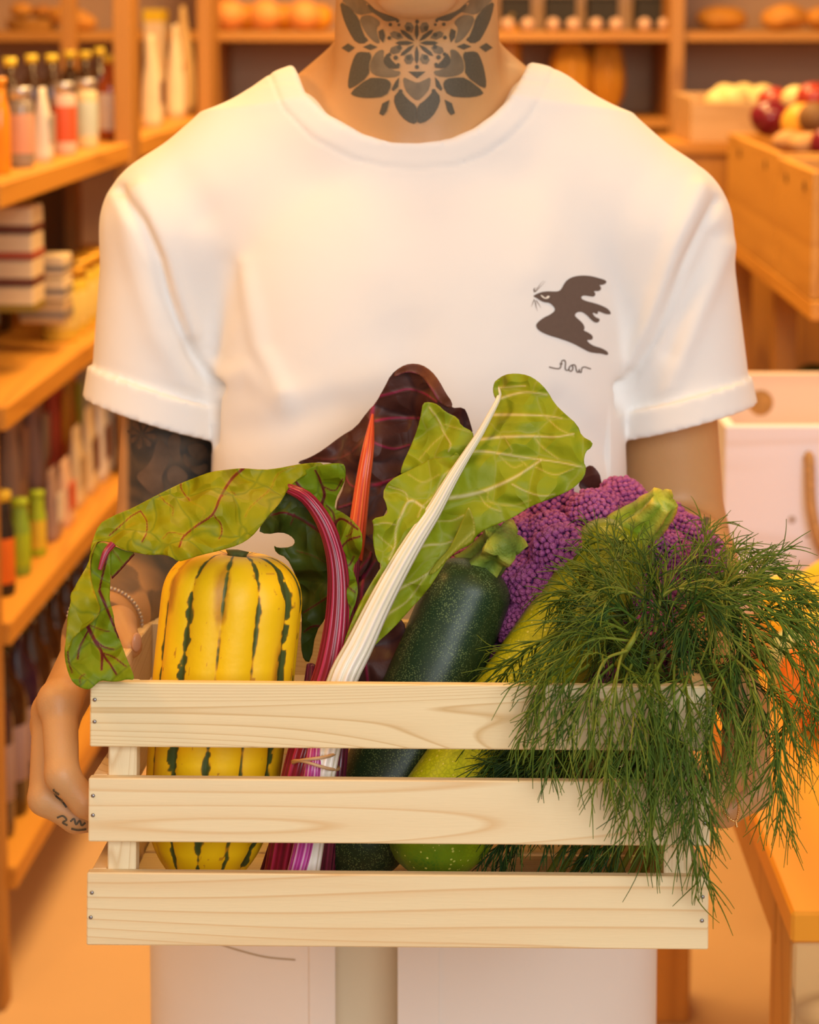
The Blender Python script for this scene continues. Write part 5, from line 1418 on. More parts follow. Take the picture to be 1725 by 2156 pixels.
def sprig(pts, tone=0.5, dense=1.0, grav=1.0, tl=0.0175, start=0.18, rad=0.0011):
    P = resample(np.array([list(C(*p)) for p in pts]), 40)
    L = np.linalg.norm(np.diff(P, axis=0), axis=1).sum()
    rr = np.linspace(rad, rad*0.35, 40)
    Vs, Fs, n = [], [], 0
    V, Fc = many_tubes(P[None], rr[None], 5); Vs.append(V); Fs.append(Fc); n += len(V)
    tones = [np.full(len(V), tone+0.15)]
    T = unit(np.gradient(P, axis=0))
    nn = max(5, int(L/0.0085*dense))
    th0 = rng.uniform(0, PI)
    paths, tr = [], []
    for k in range(nn):
        f = start+(1-start)*(k+rng.uniform(0, .6))/nn
        i = min(39, int(f*39)); t = T[i]
        a = unit(np.cross(t, [0.1, 1, 0.2])); b = np.cross(t, a)
        for sgn in (-1, 1):
            ang = th0+rng.normal(0, 0.5); side = sgn*(a*math.cos(ang)+b*math.sin(ang)*0.7)
            Lb = (0.034*(1-f*0.72)+0.006)*rng.uniform(0.6, 1.25)
            d = unit(t*rng.uniform(0.7, 1.3)+side*rng.uniform(0.3, 0.9))
            u = np.linspace(0, 1, 6)[:, None]
            bp = P[i]+d*Lb*u+GV*grav*Lb*0.30*u**2
            paths.append((bp, 0.00060, 0.00035))
            bt = unit(np.gradient(bp, axis=0)); q = unit(np.cross(bt[0], side+0.01))
            nt_ = rng.integers(5, 8)
            for j in range(nt_):
                g = (j+0.6)/nt_; ii = min(5, int(g*5.99))
                s3 = (-1)**j; q2 = unit(np.cross(bt[ii], q))*math.cos(j*1.9)+q*math.sin(j*1.9)
                dd = unit(bt[ii]*rng.uniform(0.9, 1.4)+s3*q2*rng.uniform(0.25, 0.75))
                l = tl*rng.uniform(0.6, 1.3)
                uu = np.linspace(0, 1, 6)[:, None]
                cv = q2*rng.normal(0, 0.22)
                paths.append((bp[ii]+dd*l*uu+(GV*grav*0.20+cv)*l*uu**2, 0.00055, 0.00024))
    PP = np.array([p[0] for p in paths]); RR = np.array([np.linspace(p[1], p[2], 6) for p in paths])
    V, Fc = many_tubes(PP, RR, 3); Vs.append(V); Fs.append(Fc+n)
    tv_ = np.repeat(np.clip(tone+rng.normal(0, 0.13, len(paths)), 0, 1), 18); tones.append(tv_)
    mk('sprig', W(np.concatenate(Vs)), [list(map(int, f)) for f in Fs[0]]+[list(map(int, f)) for f in Fs[1]], M_dill, dill, True, {'tone': np.concatenate(tones)})
# sprigs falling over the front boards
front = [([(1210,1395,1.43),(1165,1420,1.405),(1135,1470,1.392),(1112,1535,1.391)], .38), ([(1240,1400,1.43),(1190,1440,1.40),(1160,1520,1.39),(1150,1605,1.392)], .34),
 ([(1290,1400,1.42),(1240,1450,1.395),(1215,1500,1.388),(1195,1545,1.39)], .30), ([(1320,1370,1.41),(1270,1395,1.395),(1250,1480,1.385),(1250,1600,1.385)], .60),
 ([(1312,1368,1.412),(1300,1420,1.392),(1290,1520,1.384),(1275,1650,1.384)], .62), ([(1330,1400,1.42),(1315,1450,1.392),(1320,1560,1.386),(1310,1690,1.388)], .48),
 ([(1370,1400,1.42),(1355,1450,1.39),(1345,1580,1.386),(1335,1740,1.389)], .30), ([(1380,1400,1.42),(1390,1470,1.392),(1385,1600,1.387),(1365,1790,1.389)], .36),
 ([(1420,1400,1.42),(1420,1470,1.39),(1425,1620,1.387),(1440,1760,1.389)], .34), ([(1430,1410,1.42),(1450,1480,1.39),(1460,1650,1.386),(1475,1850,1.388)], .40),
 ([(1470,1400,1.42),(1490,1470,1.392),(1480,1600,1.386),(1455,1720,1.388)], .33), ([(1500,1390,1.42),(1530,1450,1.40),(1550,1540,1.392),(1545,1640,1.39)], .50),
 ([(1540,1380,1.43),(1585,1430,1.405),(1590,1520,1.395),(1560,1600,1.393)], .66), ([(1560,1370,1.43),(1620,1430,1.41),(1635,1560,1.40),(1645,1730,1.40)], .45),
 ([(1580,1360,1.44),(1640,1430,1.415),(1650,1540,1.405),(1615,1660,1.402)], .48), ([(1600,1340,1.45),(1670,1390,1.42),(1690,1460,1.41),(1660,1560,1.41)], .42),
 ([(1620,1330,1.45),(1690,1370,1.43),(1720,1440,1.42),(1722,1540,1.42)], .55), ([(1400,1380,1.42),(1380,1430,1.395),(1400,1520,1.388),(1420,1590,1.388)], .42),
 ([(1460,1390,1.43),(1440,1450,1.395),(1400,1540,1.388),(1390,1640,1.388)], .36), ([(1540,1390,1.43),(1510,1450,1.40),(1500,1540,1.39),(1490,1640,1.39)], .30),
 ([(1300,1390,1.42),(1340,1430,1.395),(1370,1500,1.388),(1375,1570,1.388)], .44)]
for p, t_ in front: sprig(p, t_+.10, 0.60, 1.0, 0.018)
# sprigs fanning over the top
topf = [([(1340,1340,1.43),(1265,1310,1.415),(1195,1335,1.41),(1130,1400,1.415)], .42), ([(1330,1350,1.42),(1255,1345,1.41),(1185,1385,1.405),(1140,1435,1.405)], .50),
 ([(1320,1330,1.45),(1250,1270,1.44),(1200,1250,1.45),(1170,1270,1.47)], .36), ([(1180,1330,1.43),(1120,1360,1.44),(1080,1400,1.46),(1050,1440,1.475)], .42),
 ([(1330,1310,1.46),(1290,1230,1.47),(1250,1200,1.49),(1220,1215,1.51)], .50), ([(1340,1300,1.47),(1310,1210,1.48),(1280,1150,1.50),(1240,1125,1.52)], .40),
 ([(1360,1300,1.47),(1350,1220,1.48),(1340,1160,1.50),(1310,1120,1.52)], .42), ([(1380,1300,1.48),(1400,1230,1.49),(1400,1180,1.51),(1370,1150,1.52)], .38),
 ([(1400,1300,1.49),(1450,1220,1.51),(1480,1160,1.535),(1490,1105,1.55)], .48), ([(1420,1290,1.50),(1480,1210,1.52),(1530,1160,1.54),(1590,1165,1.55)], .46),
 ([(1440,1290,1.49),(1520,1210,1.50),(1580,1190,1.51),(1640,1180,1.52)], .40), ([(1460,1290,1.47),(1550,1220,1.47),(1640,1225,1.47),(1720,1290,1.47)], .46),
 ([(1470,1300,1.46),(1570,1240,1.45),(1660,1270,1.45),(1728,1340,1.45)], .50), ([(1470,1320,1.45),(1580,1270,1.44),(1660,1320,1.43),(1700,1400,1.43)], .46),
 ([(1420,1330,1.44),(1500,1260,1.435),(1560,1290,1.43),(1600,1370,1.425)], .62), ([(1380,1330,1.43),(1400,1250,1.425),(1470,1250,1.42),(1510,1340,1.415)], .68),
 ([(1360,1330,1.43),(1350,1260,1.425),(1300,1250,1.42),(1250,1310,1.415)], .55), ([(1500,1310,1.44),(1530,1240,1.44),(1530,1200,1.44),(1520,1280,1.43)], .70),
 ([(1320,1290,1.46),(1270,1240,1.46),(1240,1230,1.47),(1200,1290,1.47)], .45), ([(1500,1300,1.46),(1600,1200,1.48),(1640,1210,1.48),(1700,1250,1.48)], .36)]
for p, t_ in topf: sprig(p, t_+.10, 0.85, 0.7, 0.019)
# tangled middle
for k in range(30):
    x = rng.uniform(1260, 1610); y = rng.uniform(1250, 1440); d = rng.uniform(1.42, 1.52)
    a = rng.uniform(0, 2*PI); l = rng.uniform(70, 150)
    sprig([(x, y, d), (x+math.cos(a)*l*.5, y+math.sin(a)*l*.3-20, d-0.012), (x+math.cos(a)*l, y+math.sin(a)*l*.5+15, d-0.02)], rng.uniform(.12, .5), 0.95, 0.6)
# inside the crate
for k in range(27):
    x = rng.uniform(1040, 1400); y = rng.uniform(1500, 1775) if k % 3 else rng.uniform(1560, 1620); d = rng.uniform(1.44, 1.50)
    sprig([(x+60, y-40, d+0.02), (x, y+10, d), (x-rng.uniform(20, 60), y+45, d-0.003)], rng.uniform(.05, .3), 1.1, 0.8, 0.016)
stems = MB()
for k in range(9):
    x = 1350+rng.uniform(-30, 90)
    P = np.array([C(1150+k*25, 1850, 1.50+0.01*(k % 3)), C(1240+k*20, 1700, 1.52), C(x, 1500, 1.51), C(x+rng.uniform(-60, 60), 1370, 1.47)])
    V, Fc = tube(resample(P, 24), np.linspace(0.0022, 0.0013, 24), 8); stems.add((W(V), Fc))
P = resample(np.array([C(1300,1400,1.44), C(1322,1365,1.412), C(1340,1335,1.418), C(1352,1305,1.43)]), 14)
V, Fc = tube(P, np.linspace(0.0022, 0.0017, 14), 8); stems.add((W(V), Fc))
V, Fc = stems.get()
mk('stems', V, Fc, M_dill, dill, True, {'tone': np.full(len(V), 0.8)})
# ================================================================== GROCERIES IN THE BACKGROUND
def proj(p):
    x, y, z = p[0], p[1], p[2]-CAMZ
    D = y*CP - z*SP; v = y*SP + z*CP
    return CXP+x*FPX/D, CYP-v*FPX/D
def s_of(px, t, z):
    lo, hi = -0.4, 2.4
    for _ in range(40):
        m = (lo+hi)/2
        if proj(rk(m, t, z))[0] < px: lo = m
        else: hi = m
    return lo
G = lambda n, c, **k: plain('g_'+n, c, **k)
ORD = ['first', 'second', 'third', 'fourth', 'fifth', 'sixth', 'seventh', 'eighth', 'ninth', 'tenth', 'eleventh', 'twelfth']
def glass(n, c): return plain('gl_'+n, c, 0.12, 0.05, 20, coat=0.6)
LIB = {}
YAW = -0.0515
def place(V, loc, yaw): return rotz(V, yaw)+np.asarray(loc)
def start(nm, label, cat, loc, group=None): return thing(nm, label, cat, loc, group)
def bottle(loc, h, r, body, cap, lab, label, cat='bottle', nm='bottle', group=None, neckr=0.4, lz=(0.12, 0.55)):
    t = start(nm, label, cat, loc, group)
    pr = [(0.0001, 0), (r*.9, 0), (r, h*.03), (r, h*.62), (r*.85, h*.70), (r*neckr, h*.80), (r*neckr, h*.93), (0.0001, h*.93)]
    V, Fc = lathe(pr, 24); mk('glass_body', V+loc, Fc, body, t)
    V, Fc = lathe([(0.0001, h*.91), (r*(neckr+.10), h*.91), (r*(neckr+.10), h), (0.0001, h)], 20); mk('cap', V+loc, Fc, cap, t)
    if lab:
        V, Fc = lathe([(r*1.005, h*lz[0]), (r*1.015, h*lz[0]+.001), (r*1.015, h*lz[1]), (r*1.005, h*lz[1]+.001)], 24); mk('paper_label', V+loc, Fc[:-2], lab, t)
    return t
def jar(loc, h, r, body, lid, lab, label, cat='jar', nm='jar', group=None):
    t = start(nm, label, cat, loc, group)
    V, Fc = lathe([(0.0001, 0), (r*.92, 0), (r, h*.06), (r, h*.76), (r*.86, h*.86), (0.0001, h*.86)], 24); mk('glass_body', V+loc, Fc, body, t)
    V, Fc = lathe([(0.0001, h*.85), (r*.93, h*.85), (r*.93, h*.98), (r*.88, h), (0.0001, h)], 24); mk('lid', V+loc, Fc, lid, t)
    if lab:
        V, Fc = lathe([(r*1.005, h*.18), (r*1.015, h*.19), (r*1.015, h*.66), (r*1.005, h*.67)], 24); mk('paper_label', V+loc, Fc[:-2], lab, t)
    return t
def pouch(loc, w, d, h, body, lab, label, cat='pouch', nm='pouch', yaw=YAW+PI/2, group=None, lz=(.25, .65)):
    t = start(nm, label, cat, loc, group)
    K, n = 12, 20
    th = np.linspace(0, 2*PI, n, endpoint=False); zz = np.linspace(0, h, K); f = zz/h
    dd = d*0.5*np.clip(1-f**2.2, 0.04, 1)*(0.85+0.15*np.sin(f*PI)); ww = w*0.5*(1-0.06*np.sin(f*PI))
    sg = lambda v, p: np.sign(v)*np.abs(v)**p
    V = np.stack([ww[:, None]*sg(np.cos(th), .5), dd[:, None]*sg(np.sin(th), .7), np.broadcast_to(zz[:, None], (K, n))], -1).reshape(-1, 3)
    Fc = [[i*n+j, i*n+(j+1) % n, (i+1)*n+(j+1) % n, (i+1)*n+j] for i in range(K-1) for j in range(n)]+[list(range(n))[::-1], [(K-1)*n+j for j in range(n)]]
    mk('bag_body', place(V, loc, yaw), Fc, body, t)
    if lab:
        Vs = []
        for s in (1, -1):
            V, Fc = bevbox(-w*.34, w*.34, s*d*.47-0.001, s*d*.47+0.001, h*lz[0], h*lz[1], .0005)
            Vs.append((place(V, loc, yaw), Fc))
        mb = MB()
        for a in Vs: mb.add(a)
        mb.mk('paper_label', lab, t, False)
    return t
def carton(loc, w, d, h, body, lab, label, cat='box', nm='carton', yaw=YAW+PI/2, group=None, lz=(.2, .7)):
    t = start(nm, label, cat, loc, group)
    V, Fc = bevbox(-w/2, w/2, -d/2, d/2, 0, h, min(.003, h*.1)); mk('carton_body', place(V, loc, yaw), Fc, body, t, False)
    if lab:
        V, Fc = bevbox(-w/2-.0008, w/2+.0008, -d/2-.0008, d/2+.0008, h*lz[0], h*lz[1], .0003); mk('printed_band', place(V, loc, yaw), Fc, lab, t, False)
    return t
def rpos(px, t, z, s=None): return rk(s_of(px, t, z), t, z+0.0005)
yel = G('yellow_cap', (0.80, 0.62, 0.06), rough=.4); gold = G('gold_lid', (0.85, 0.50, 0.06), rough=.3, metal=.6); whi = G('white_label', (0.78, 0.74, 0.72)); crm = G('cream', (0.80, 0.66, 0.44)); red = G('red_label', (0.70, 0.12, 0.05))
blk = G('black_lid', (0.02, 0.018, 0.016), rough=.4); dkb = glass('dark_brown', (0.045, 0.018, 0.008)); amb = glass('amber', (0.42, 0.085, 0.015)); org = glass('orange', (0.85, 0.33, 0.02)); mrn = glass('maroon', (0.10, 0.008, 0.008))
prp = glass('purple', (0.03, 0.012, 0.05)); grn = G('green', (0.28, 0.50, 0.06)); lim = G('lime', (0.42, 0.62, 0.03)); grl = G('grey', (0.42, 0.38, 0.36)); pnk = G('pink', (0.75, 0.40, 0.28)); blu = G('pale_blue', (0.55, 0.66, 0.64)); tan = G('tan', (0.55, 0.40, 0.24))
brn = G('brown', (0.16, 0.05, 0.03)); yly = glass('yellow_oil', (0.72, 0.55, 0.07)); olv = G('olive', (0.28, 0.20, 0.03)); mau = G('mauve', (0.40, 0.28, 0.26)); slv = G('silver', (0.6, 0.6, 0.6), metal=.7, rough=.3)
z0, z1, z2, z3 = S_Z
# --- top shelf of the rack, front row
bottle(rpos(2, .05, z0), .150, .0165, org, org, None, 'bright orange juice bottle at the left edge of the top shelf', nm='juice_bottle', neckr=.6)
jar(rpos(47, .05, z0), .130, .0200, glass('clear', (0.32, 0.28, 0.24)), slv, pnk, 'clear jar with a pink label beside the orange juice bottle')
pouch(rpos(92, .05, z0), .052, .035, .125, whi, grl, 'white pouch between the pink-labelled jar and the red-labelled jar')
jar(rpos(138, .05, z0), .128, .0205, G('pale_red', (0.75, 0.55, 0.48)), slv, red, 'jar with a large red label on the top shelf')
jar(rpos(184, .05, z0), .128, .0205, G('pale_yellow', (0.75, 0.66, 0.42)), slv, blu, 'jar with a pale blue label next to the red-labelled jar')
bottle(rpos(234, .055, z0), .168, .0245, amb, yel, whi, 'tall amber bottle with white label and yellow cap beside the post', neckr=.42)
for i, (px, t_) in enumerate([(25, .14), (70, .17), (112, .14), (150, .19), (182, .15), (212, .21)]):
    bottle(rpos(px, t_, z0), .172, .0235, dkb, yel, None, 'dark brown bottle with yellow cap behind the labelled jars, '+ORD[i]+' from the left edge', nm='sauce_bottle', group='dark bottles with yellow caps on the top shelf')
# beyond the post: bread flour bags
pouch(rpos(322, .06, z0), .060, .05, .205, G('bag_cream', (0.84, 0.70, 0.50)), brn, 'cream paper bag with a dark strip, nearest to the rack post', cat='bag', nm='paper_bag', lz=(.25, .5))
pouch(rpos(372, .08, z0), .070, .05, .225, G('bag_cream2', (0.86, 0.72, 0.50)), G('orange_print', (0.70, 0.36, 0.15)), 'cream paper bag with a thin orange print, the middle one of three', cat='bag', nm='paper_bag', lz=(.55, .6))
pouch(rpos(416, .10, z0), .075, .06, .270, G('bag_yellow', (0.86, 0.62, 0.28)), None, 'tallest yellowish paper bag at the far end of the top shelf', cat='bag', nm='paper_bag')
carton(rpos(358, .17, z0)+np.array([0, 0, 0]), .075, .05, .262, G('carton_cream', (0.78, 0.62, 0.40)), G('yellow_band', (0.72, 0.50, 0.01)), 'tall carton with yellow top behind the cream paper bags', lz=(.88, .999))
# --- second shelf
st0 = rpos(26, .07, z1+.1); st1 = rpos(98, .06, z1+.05); st2 = rpos(134, .05, z1+.02)
for k in range(4):
    carton(st0+np.array([0, 0, k*.043]), .085, .09, .041, crm, [olv, brn, G('red_print', (0.45, 0.10, 0.05)), brn][k], ['cream carton with an olive band, lowest of the stack at the left edge', 'cream carton with a brown band, second lowest of the stack at the left edge', 'cream carton with a red band in the stack at the left edge', 'cream carton with a brown band, topmost of the stack at the left edge'][k], lz=(.0, .30))
for k in range(3):
    carton(st1+np.array([0, 0, k*.040]), .070, .08, .038, tan if k == 0 else crm, G('grey_print', (0.22, 0.2, 0.2)), ['tan carton with grey print, lowest of the second stack', 'cream carton with grey print, middle of the second stack', 'cream carton with grey print, topmost of the second stack'][k], lz=(.3, .55))
for i in range(5):
    jar(rk(s_of(128, .06, z1+.05)+i*.082, .06, z1+.0005), .130-.008*(i == 1), .033, yly, gold, G('yellow_label', (0.80, 0.66, 0.22)), 'yellow jar with gold lid, '+['nearest to the carton stacks', 'second from the carton stacks', 'third from the carton stacks', 'fourth from the carton stacks', 'farthest along the second shelf'][i], group='yellow jars with gold lids')
for i in range(8):
    jar(rk(0.02+i*.11, .22, z1+.0005), .150, .046, dkb, blk, grl if i % 3 == 0 else None, 'dark jar with black lid, '+ORD[i]+' in the back row of the second shelf', group='dark jars behind the yellow jars')
for i, (px, m, l) in enumerate([(12, crm, 'cream bag leaning on top of the dark jars at the left edge'), (55, olv, 'olive bag standing on the dark jars beside the cream bag')]):
    pouch(rpos(px, .22, z1)+np.array([0, 0, .151]), .060, .05, .105, m, None, l, cat='bag', nm='small_bag')
for i, px in enumerate((104, 138, 166)):
    jar(rpos(px, .22, z1+.15)+np.array([0, 0, .151]), .100, .030, mrn, blk, None, 'maroon jam jar stacked on the dark jars, '+ORD[i]+' from the olive bag', nm='jam_jar', group='maroon jam jars')
jar(rpos(192, .20, z1+.15)+np.array([0, 0, .151]), .085, .028, whi, slv, None, 'small white jar at the right of the maroon jam jars')
# --- third shelf
bottle(rpos(6, .05, z2), .165, .020, G('black_bottle', (0.03, 0.025, 0.03)), yel, G('orange_lab', (0.8, 0.2, 0.03)), 'black squeeze bottle with yellow cap and orange label at the left edge', nm='squeeze_bottle', neckr=.7)
bottle(rpos(44, .05, z2), .125, .017, grn, lim, lim, 'green bottle with lime cap standing on the third shelf', nm='squeeze_bottle', neckr=.75)
bottle(rpos(80, .05, z2), .110, .0145, lim, lim, yel, 'slim lime-green bottle with a yellow label on the third shelf', nm='squeeze_bottle', neckr=.8)
pouch(rpos(112, .05, z2), .065, .03, .125, mau, whi, 'mauve pouch with a white label next to the lime-green bottle')
pouch(rpos(138, .05, z2), .070, .03, .120, G('cream_pink', (0.78, 0.55, 0.42)), red, 'pinkish pouch with a red label, second of the pouches')
pouch(rpos(163, .06, z2), .070, .03, .150, crm, tan, 'cream pouch with a tan label, third of the pouches')
pouch(rpos(190, .06, z2), .075, .03, .165, crm, brn, 'cream pouch with a brown square, fourth of the pouches')
pouch(rpos(215, .06, z2), .075, .03, .165, whi, brn, 'white pouch with a brown square, fifth of the pouches')
pouch(rpos(238, .06, z2), .080, .03, .170, crm, G('brick', (0.35, 0.10, 0.06)), 'cream pouch with a brick-coloured square, farthest of the pouches')
pouch(rpos(30, .17, z2), .085, .05, .235, G('brown_grey', (0.46, 0.34, 0.26)), mau, 'tall brown-grey bag behind the green bottle', cat='bag', nm='tall_bag')
pouch(rpos(74, .17, z2), .085, .05, .225, mau, grl, 'tall mauve bag behind the lime-green bottle', cat='bag', nm='tall_bag')
pouch(rpos(116, .17, z2), .075, .05, .235, red, G('amber_print', (0.85, 0.45, 0.06)), 'tall red bag behind the mauve pouch', cat='bag', nm='tall_bag')
pouch(rpos(146, .17, z2), .070, .05, .240, G('amber_bag', (0.85, 0.45, 0.06)), grn, 'tall amber-yellow bag beside the tall red bag', cat='bag', nm='tall_bag')
jar(rpos(170, .18, z2), .240, .030, G('blue_grey', (0.40, 0.46, 0.48)), whi, None, 'tall blue-grey canister with white lid behind the pouches', cat='canister', nm='canister')
pouch(rpos(206, .18, z2), .085, .05, .235, G('beige_bag', (0.80, 0.60, 0.40)), None, 'tall beige bag behind the brown-square pouches', cat='bag', nm='tall_bag')
jar(rpos(92, .28, z2), .262, .045, glass('milk', (0.62, 0.52, 0.46)), slv, None, 'tall milky jar at the back of the third shelf')
for i in range(5):
    bottle(rpos(125+i*20, .28, z2), .270, .030, dkb, blk, olv if i % 2 else None, 'tall dark bottle at the back of the third shelf, '+ORD[i]+' after the milky jar', nm='dark_bottle', group='tall dark bottles at the back of the third shelf')
# --- bottom shelf
for i in range(5):
    bottle(rk(0.03+i*.10, .07, z3+.0005), .300, .038, prp if i % 2 else dkb, blk, None if i < 1 else G('mauve_label', (0.35, 0.27, 0.36)), ['dark bottle without label at the near end of the bottom shelf', 'purple-black bottle, second on the bottom shelf', 'dark brown bottle, third on the bottom shelf', 'purple-black bottle, fourth on the bottom shelf', 'dark brown bottle, fifth on the bottom shelf'][i], nm='wine_bottle', neckr=.35, lz=(.2, .5))
for i in range(12):
    bottle(rk(0.56+i*.10, .08, z3+.0005), .290, .038, dkb, blk, grl, 'dark bottle with grey label, '+ORD[i]+' of the grey-labelled ones on the bottom shelf', nm='wine_bottle', neckr=.35, group='dark bottles with grey labels on the bottom shelf')
for i in range(10):
    jar(rk(0.05+i*.13, .24, z3+.0005), .24, .05, dkb, slv, whi if i % 3 == 0 else mau, 'large dark jar, '+ORD[i]+' in the back row of the bottom shelf', group='large dark jars on the bottom shelf')

# --- back wall shelf
def blob(nm, label, cat, loc, r, s, mat, group=None, lobes=0, la=.08, nz=.05, seed=0, stem=None, tilt=None):
    V, Fc = ball((0, 0, 0), r, 40, 26, s)
    a = np.arctan2(V[:, 1], V[:, 0]); k = 1+nz*vnoise(V, 1.3/r, seed)
    if lobes: k = k*(1-la*(1-np.abs(np.cos(a*lobes/2)))*np.clip(np.hypot(V[:, 0], V[:, 1])/(r*.7), 0, 1))
    V = V*k[:, None]
    if tilt: 
        q = np.array(Matrix.Rotation(tilt[0], 3, 'Y') @ Matrix.Rotation(tilt[1], 3, 'Z')); V = V @ q.T
    V[:, 2] -= V[:, 2].min()
    if stem:
        t = thing(nm, label, cat, loc, group); mk('rind', V+loc, Fc, mat, t)
        h = V[:, 2].max(); P = np.array([[0, 0, h*.96], [.1*r, 0, h+.12*r], [.25*r, 0, h+.3*r]])
        S, Fs = tube(resample(P, 8)+loc, np.linspace(.13*r, .09*r, 8), 8); mk('stem', S, Fs, stem, t)
        return t
    o = mk(nm, V+loc, Fc, mat); return setp(o, label, cat, group)
M_bread = plain('bread_crust', (0.66, 0.30, 0.05), 0.6, 0.25, 30, 0.5, 60)
M_peach = plain('peach_skin', (0.80, 0.36, 0.10), 0.5, 0.12, 12)
M_sqo = plain('orange_rind', (0.80, 0.36, 0.03), 0.45, 0.12, 14)
M_garl = plain('garlic_skin', (0.72, 0.48, 0.34), 0.6, 0.1, 40)
zb = ZB[0]+.0005
def bx_(px, Y=5.86): return float(at_Y(px, 66, Y)[0])
wk = thing('wicker_basket', 'woven basket of loaves on the back wall shelf at far left', 'basket', (bx_(62, 5.84), 5.9, zb))
mb = MB()
for k in range(5): 
    a = np.linspace(0, 2*PI, 40); P = np.stack([bx_(62)+ (.060+.002*k)*np.cos(a), 5.9+.05*np.sin(a), zb+.004+.006*k+0*a], -1); mb.add(tube(P, .0032, 6, False))
mb.mk('weave', plain('wicker', (0.52, 0.26, 0.05), 0.7, 0.2, 60), wk)
V, Fc = lathe([(0.0001, 0), (.058, 0), (.058, .003), (.0001, .003)], 30); mk('base', V*np.array([1, .8, 1])+np.array([bx_(62), 5.9, zb]), Fc, plain('wicker', (0.52, 0.26, 0.05)), wk)
blob('bread_loaf', 'golden round loaf in the wicker basket', 'bread', (bx_(40), 5.9, zb+.031), .028, (1.1, 1, .8), M_bread, seed=1)
blob('bread_loaf', 'darker loaf beside the golden one in the wicker basket', 'bread', (bx_(86), 5.9, zb+.031), .027, (1.2, 1, .7), plain('bread_dark', (0.50, 0.20, 0.03), 0.6, 0.2, 30), seed=2)
blob('bread_loaf', 'long pointed loaf on the back shelf right of the wicker basket', 'bread', (bx_(150), 5.88, zb), .034, (2.0, 1, .85), M_bread, seed=3, tilt=(.25, 0))
for i, px in enumerate((484, 560, 640)):
    blob('peach', ['peach nearest to the rack on the back wall shelf', 'middle peach of the three on the back wall shelf', 'peach nearest to the neck on the back wall shelf'][i], 'peach', (bx_(px), 5.85, zb), .046, (1, 1, .9), M_peach, seed=i)
for i, px in enumerate((450, 522, 600, 672)):
    blob('peach', 'orange fruit behind the three peaches, '+ORD[i]+' from the rack', 'fruit', (bx_(px, 5.98), 5.98, zb), .040, (1, 1, .9), M_sqo, 'orange fruits behind the peaches', seed=i+5)
for i, px in enumerate((1090, 1186, 1276, 1378)):
    t = thing('chalk_box', ['black box', 'black box', 'black box', 'black box'][i]+' with white garlic in front, '+['nearest to the neck', 'second from the neck', 'third from the neck', 'beside the wall post'][i], 'box', (bx_(px), 5.98, zb+.0))
    V, Fc = bevbox(bx_(px)-.040, bx_(px)+.040, 5.93, 6.05, zb, zb+.085, .003); mk('box_body', V, Fc, plain('chalk', (0.03, 0.027, 0.025), 0.7), t, False)
    V, Fc = bevbox(bx_(px)-.042, bx_(px)+.042, 5.925, 6.055, zb+.085, zb+.092, .002); mk('lid', V, Fc, plain('chalk_lid', (0.05, 0.045, 0.04), 0.6), t, False)
    for q in (-1, 1):
        blob('garlic_bulb', 'small garlic bulb at the '+('left' if q < 0 else 'right')+' foot of the black box '+['nearest to the neck', 'second from the neck', 'third from the neck', 'beside the wall post'][i], 'garlic', (bx_(px+q*21, 5.86), 5.86, zb), .018, (1, 1, .95), M_garl, lobes=8, seed=q+i*2)
for i, (px, rr, sx_) in enumerate(((1520, .045, 1.5), (1655, .050, 1.35), (1745, .045, 1.4))):
    blob('bread_loaf', ['oval brown loaf on the shelf just right of the wall post', 'lumpy golden loaf on the shelf, second from the wall post', 'golden loaf at the right edge of the frame'][i], 'bread', (bx_(px), 5.88, zb), rr, (sx_, 1, .72), [plain('bread_dark2', (0.55, 0.24, 0.03), 0.6, 0.2, 30), M_bread, M_bread][i], seed=20+i, nz=.12)
zb2 = ZB[1]+.0005
M_gourd = plain('gourd_skin', (0.74, 0.33, 0.03), 0.45, 0.12, 14)
M_gst = plain('gourd_stem', (0.3, 0.2, 0.06), 0.8)
def bx2(px, Y=5.9): return float(at_Y(px, 200, Y)[0])
blob('orange_gourd', 'tall orange gourd partly hidden behind the right side of the neck', 'gourd', (bx2(1072, 5.93), 5.93, zb2), .044, (.85, 1, 3.0), M_gourd, lobes=6, seed=30, stem=M_gst)
blob('orange_gourd', 'ribbed orange gourd above the shoulder, the left one of the pair', 'gourd', (bx2(1200), 5.88, zb2), .060, (1, 1, 1.75), M_gourd, lobes=8, la=.14, seed=31, stem=M_gst)
blob('orange_gourd', 'ribbed orange gourd above the shoulder, the right one of the pair', 'gourd', (bx2(1278), 5.92, zb2), .056, (.95, 1, 1.85), M_gourd, lobes=8, la=.14, seed=32, stem=M_gst)

# --- right: onion crate on the stand's far end, produce in bins
M_crt = wood('onion_crate', (0.62, 0.40, 0.20), (0.50, 0.30, 0.13), 'X', 18, .1)
def on_c(s, t, z=1.0605): return rs(s, t, z)
oc = thing('low_crate', 'low wooden crate of pale onions at the far end of the produce stand', 'crate', rs(0.42, .2, 1.06))
c0 = at_Y(1455, 285, 4.75); c1 = at_Y(1640, 285, 4.75)
ys = 4.75; zt = float(at_Y(1500, 205, ys)[2]); zbm = float(at_Y(1500, 300, ys)[2])
for y in (ys, ys+.30):
    mk('side_panel', *bevbox(c0[0], c1[0]+.06, y, y+.012, zbm, zt-.012*(y == ys), .002), M_crt, oc, False)
for x in (c0[0], c1[0]+.048): mk('end_panel', *bevbox(x, x+.012, ys+.012, ys+.30, zbm, zt, .002), M_crt, oc, False)
mk('bottom_panel', *bevbox(c0[0]+.012, c1[0]+.048, ys+.012, ys+.30, zbm, zbm+.01, .002), M_crt, oc, False)
lt_ = thing('oak_cabinet', 'low oak cabinet below the onion crate at the end of the aisle', 'cabinet', ((c0[0]+c1[0])/2, ys+.15, 0))
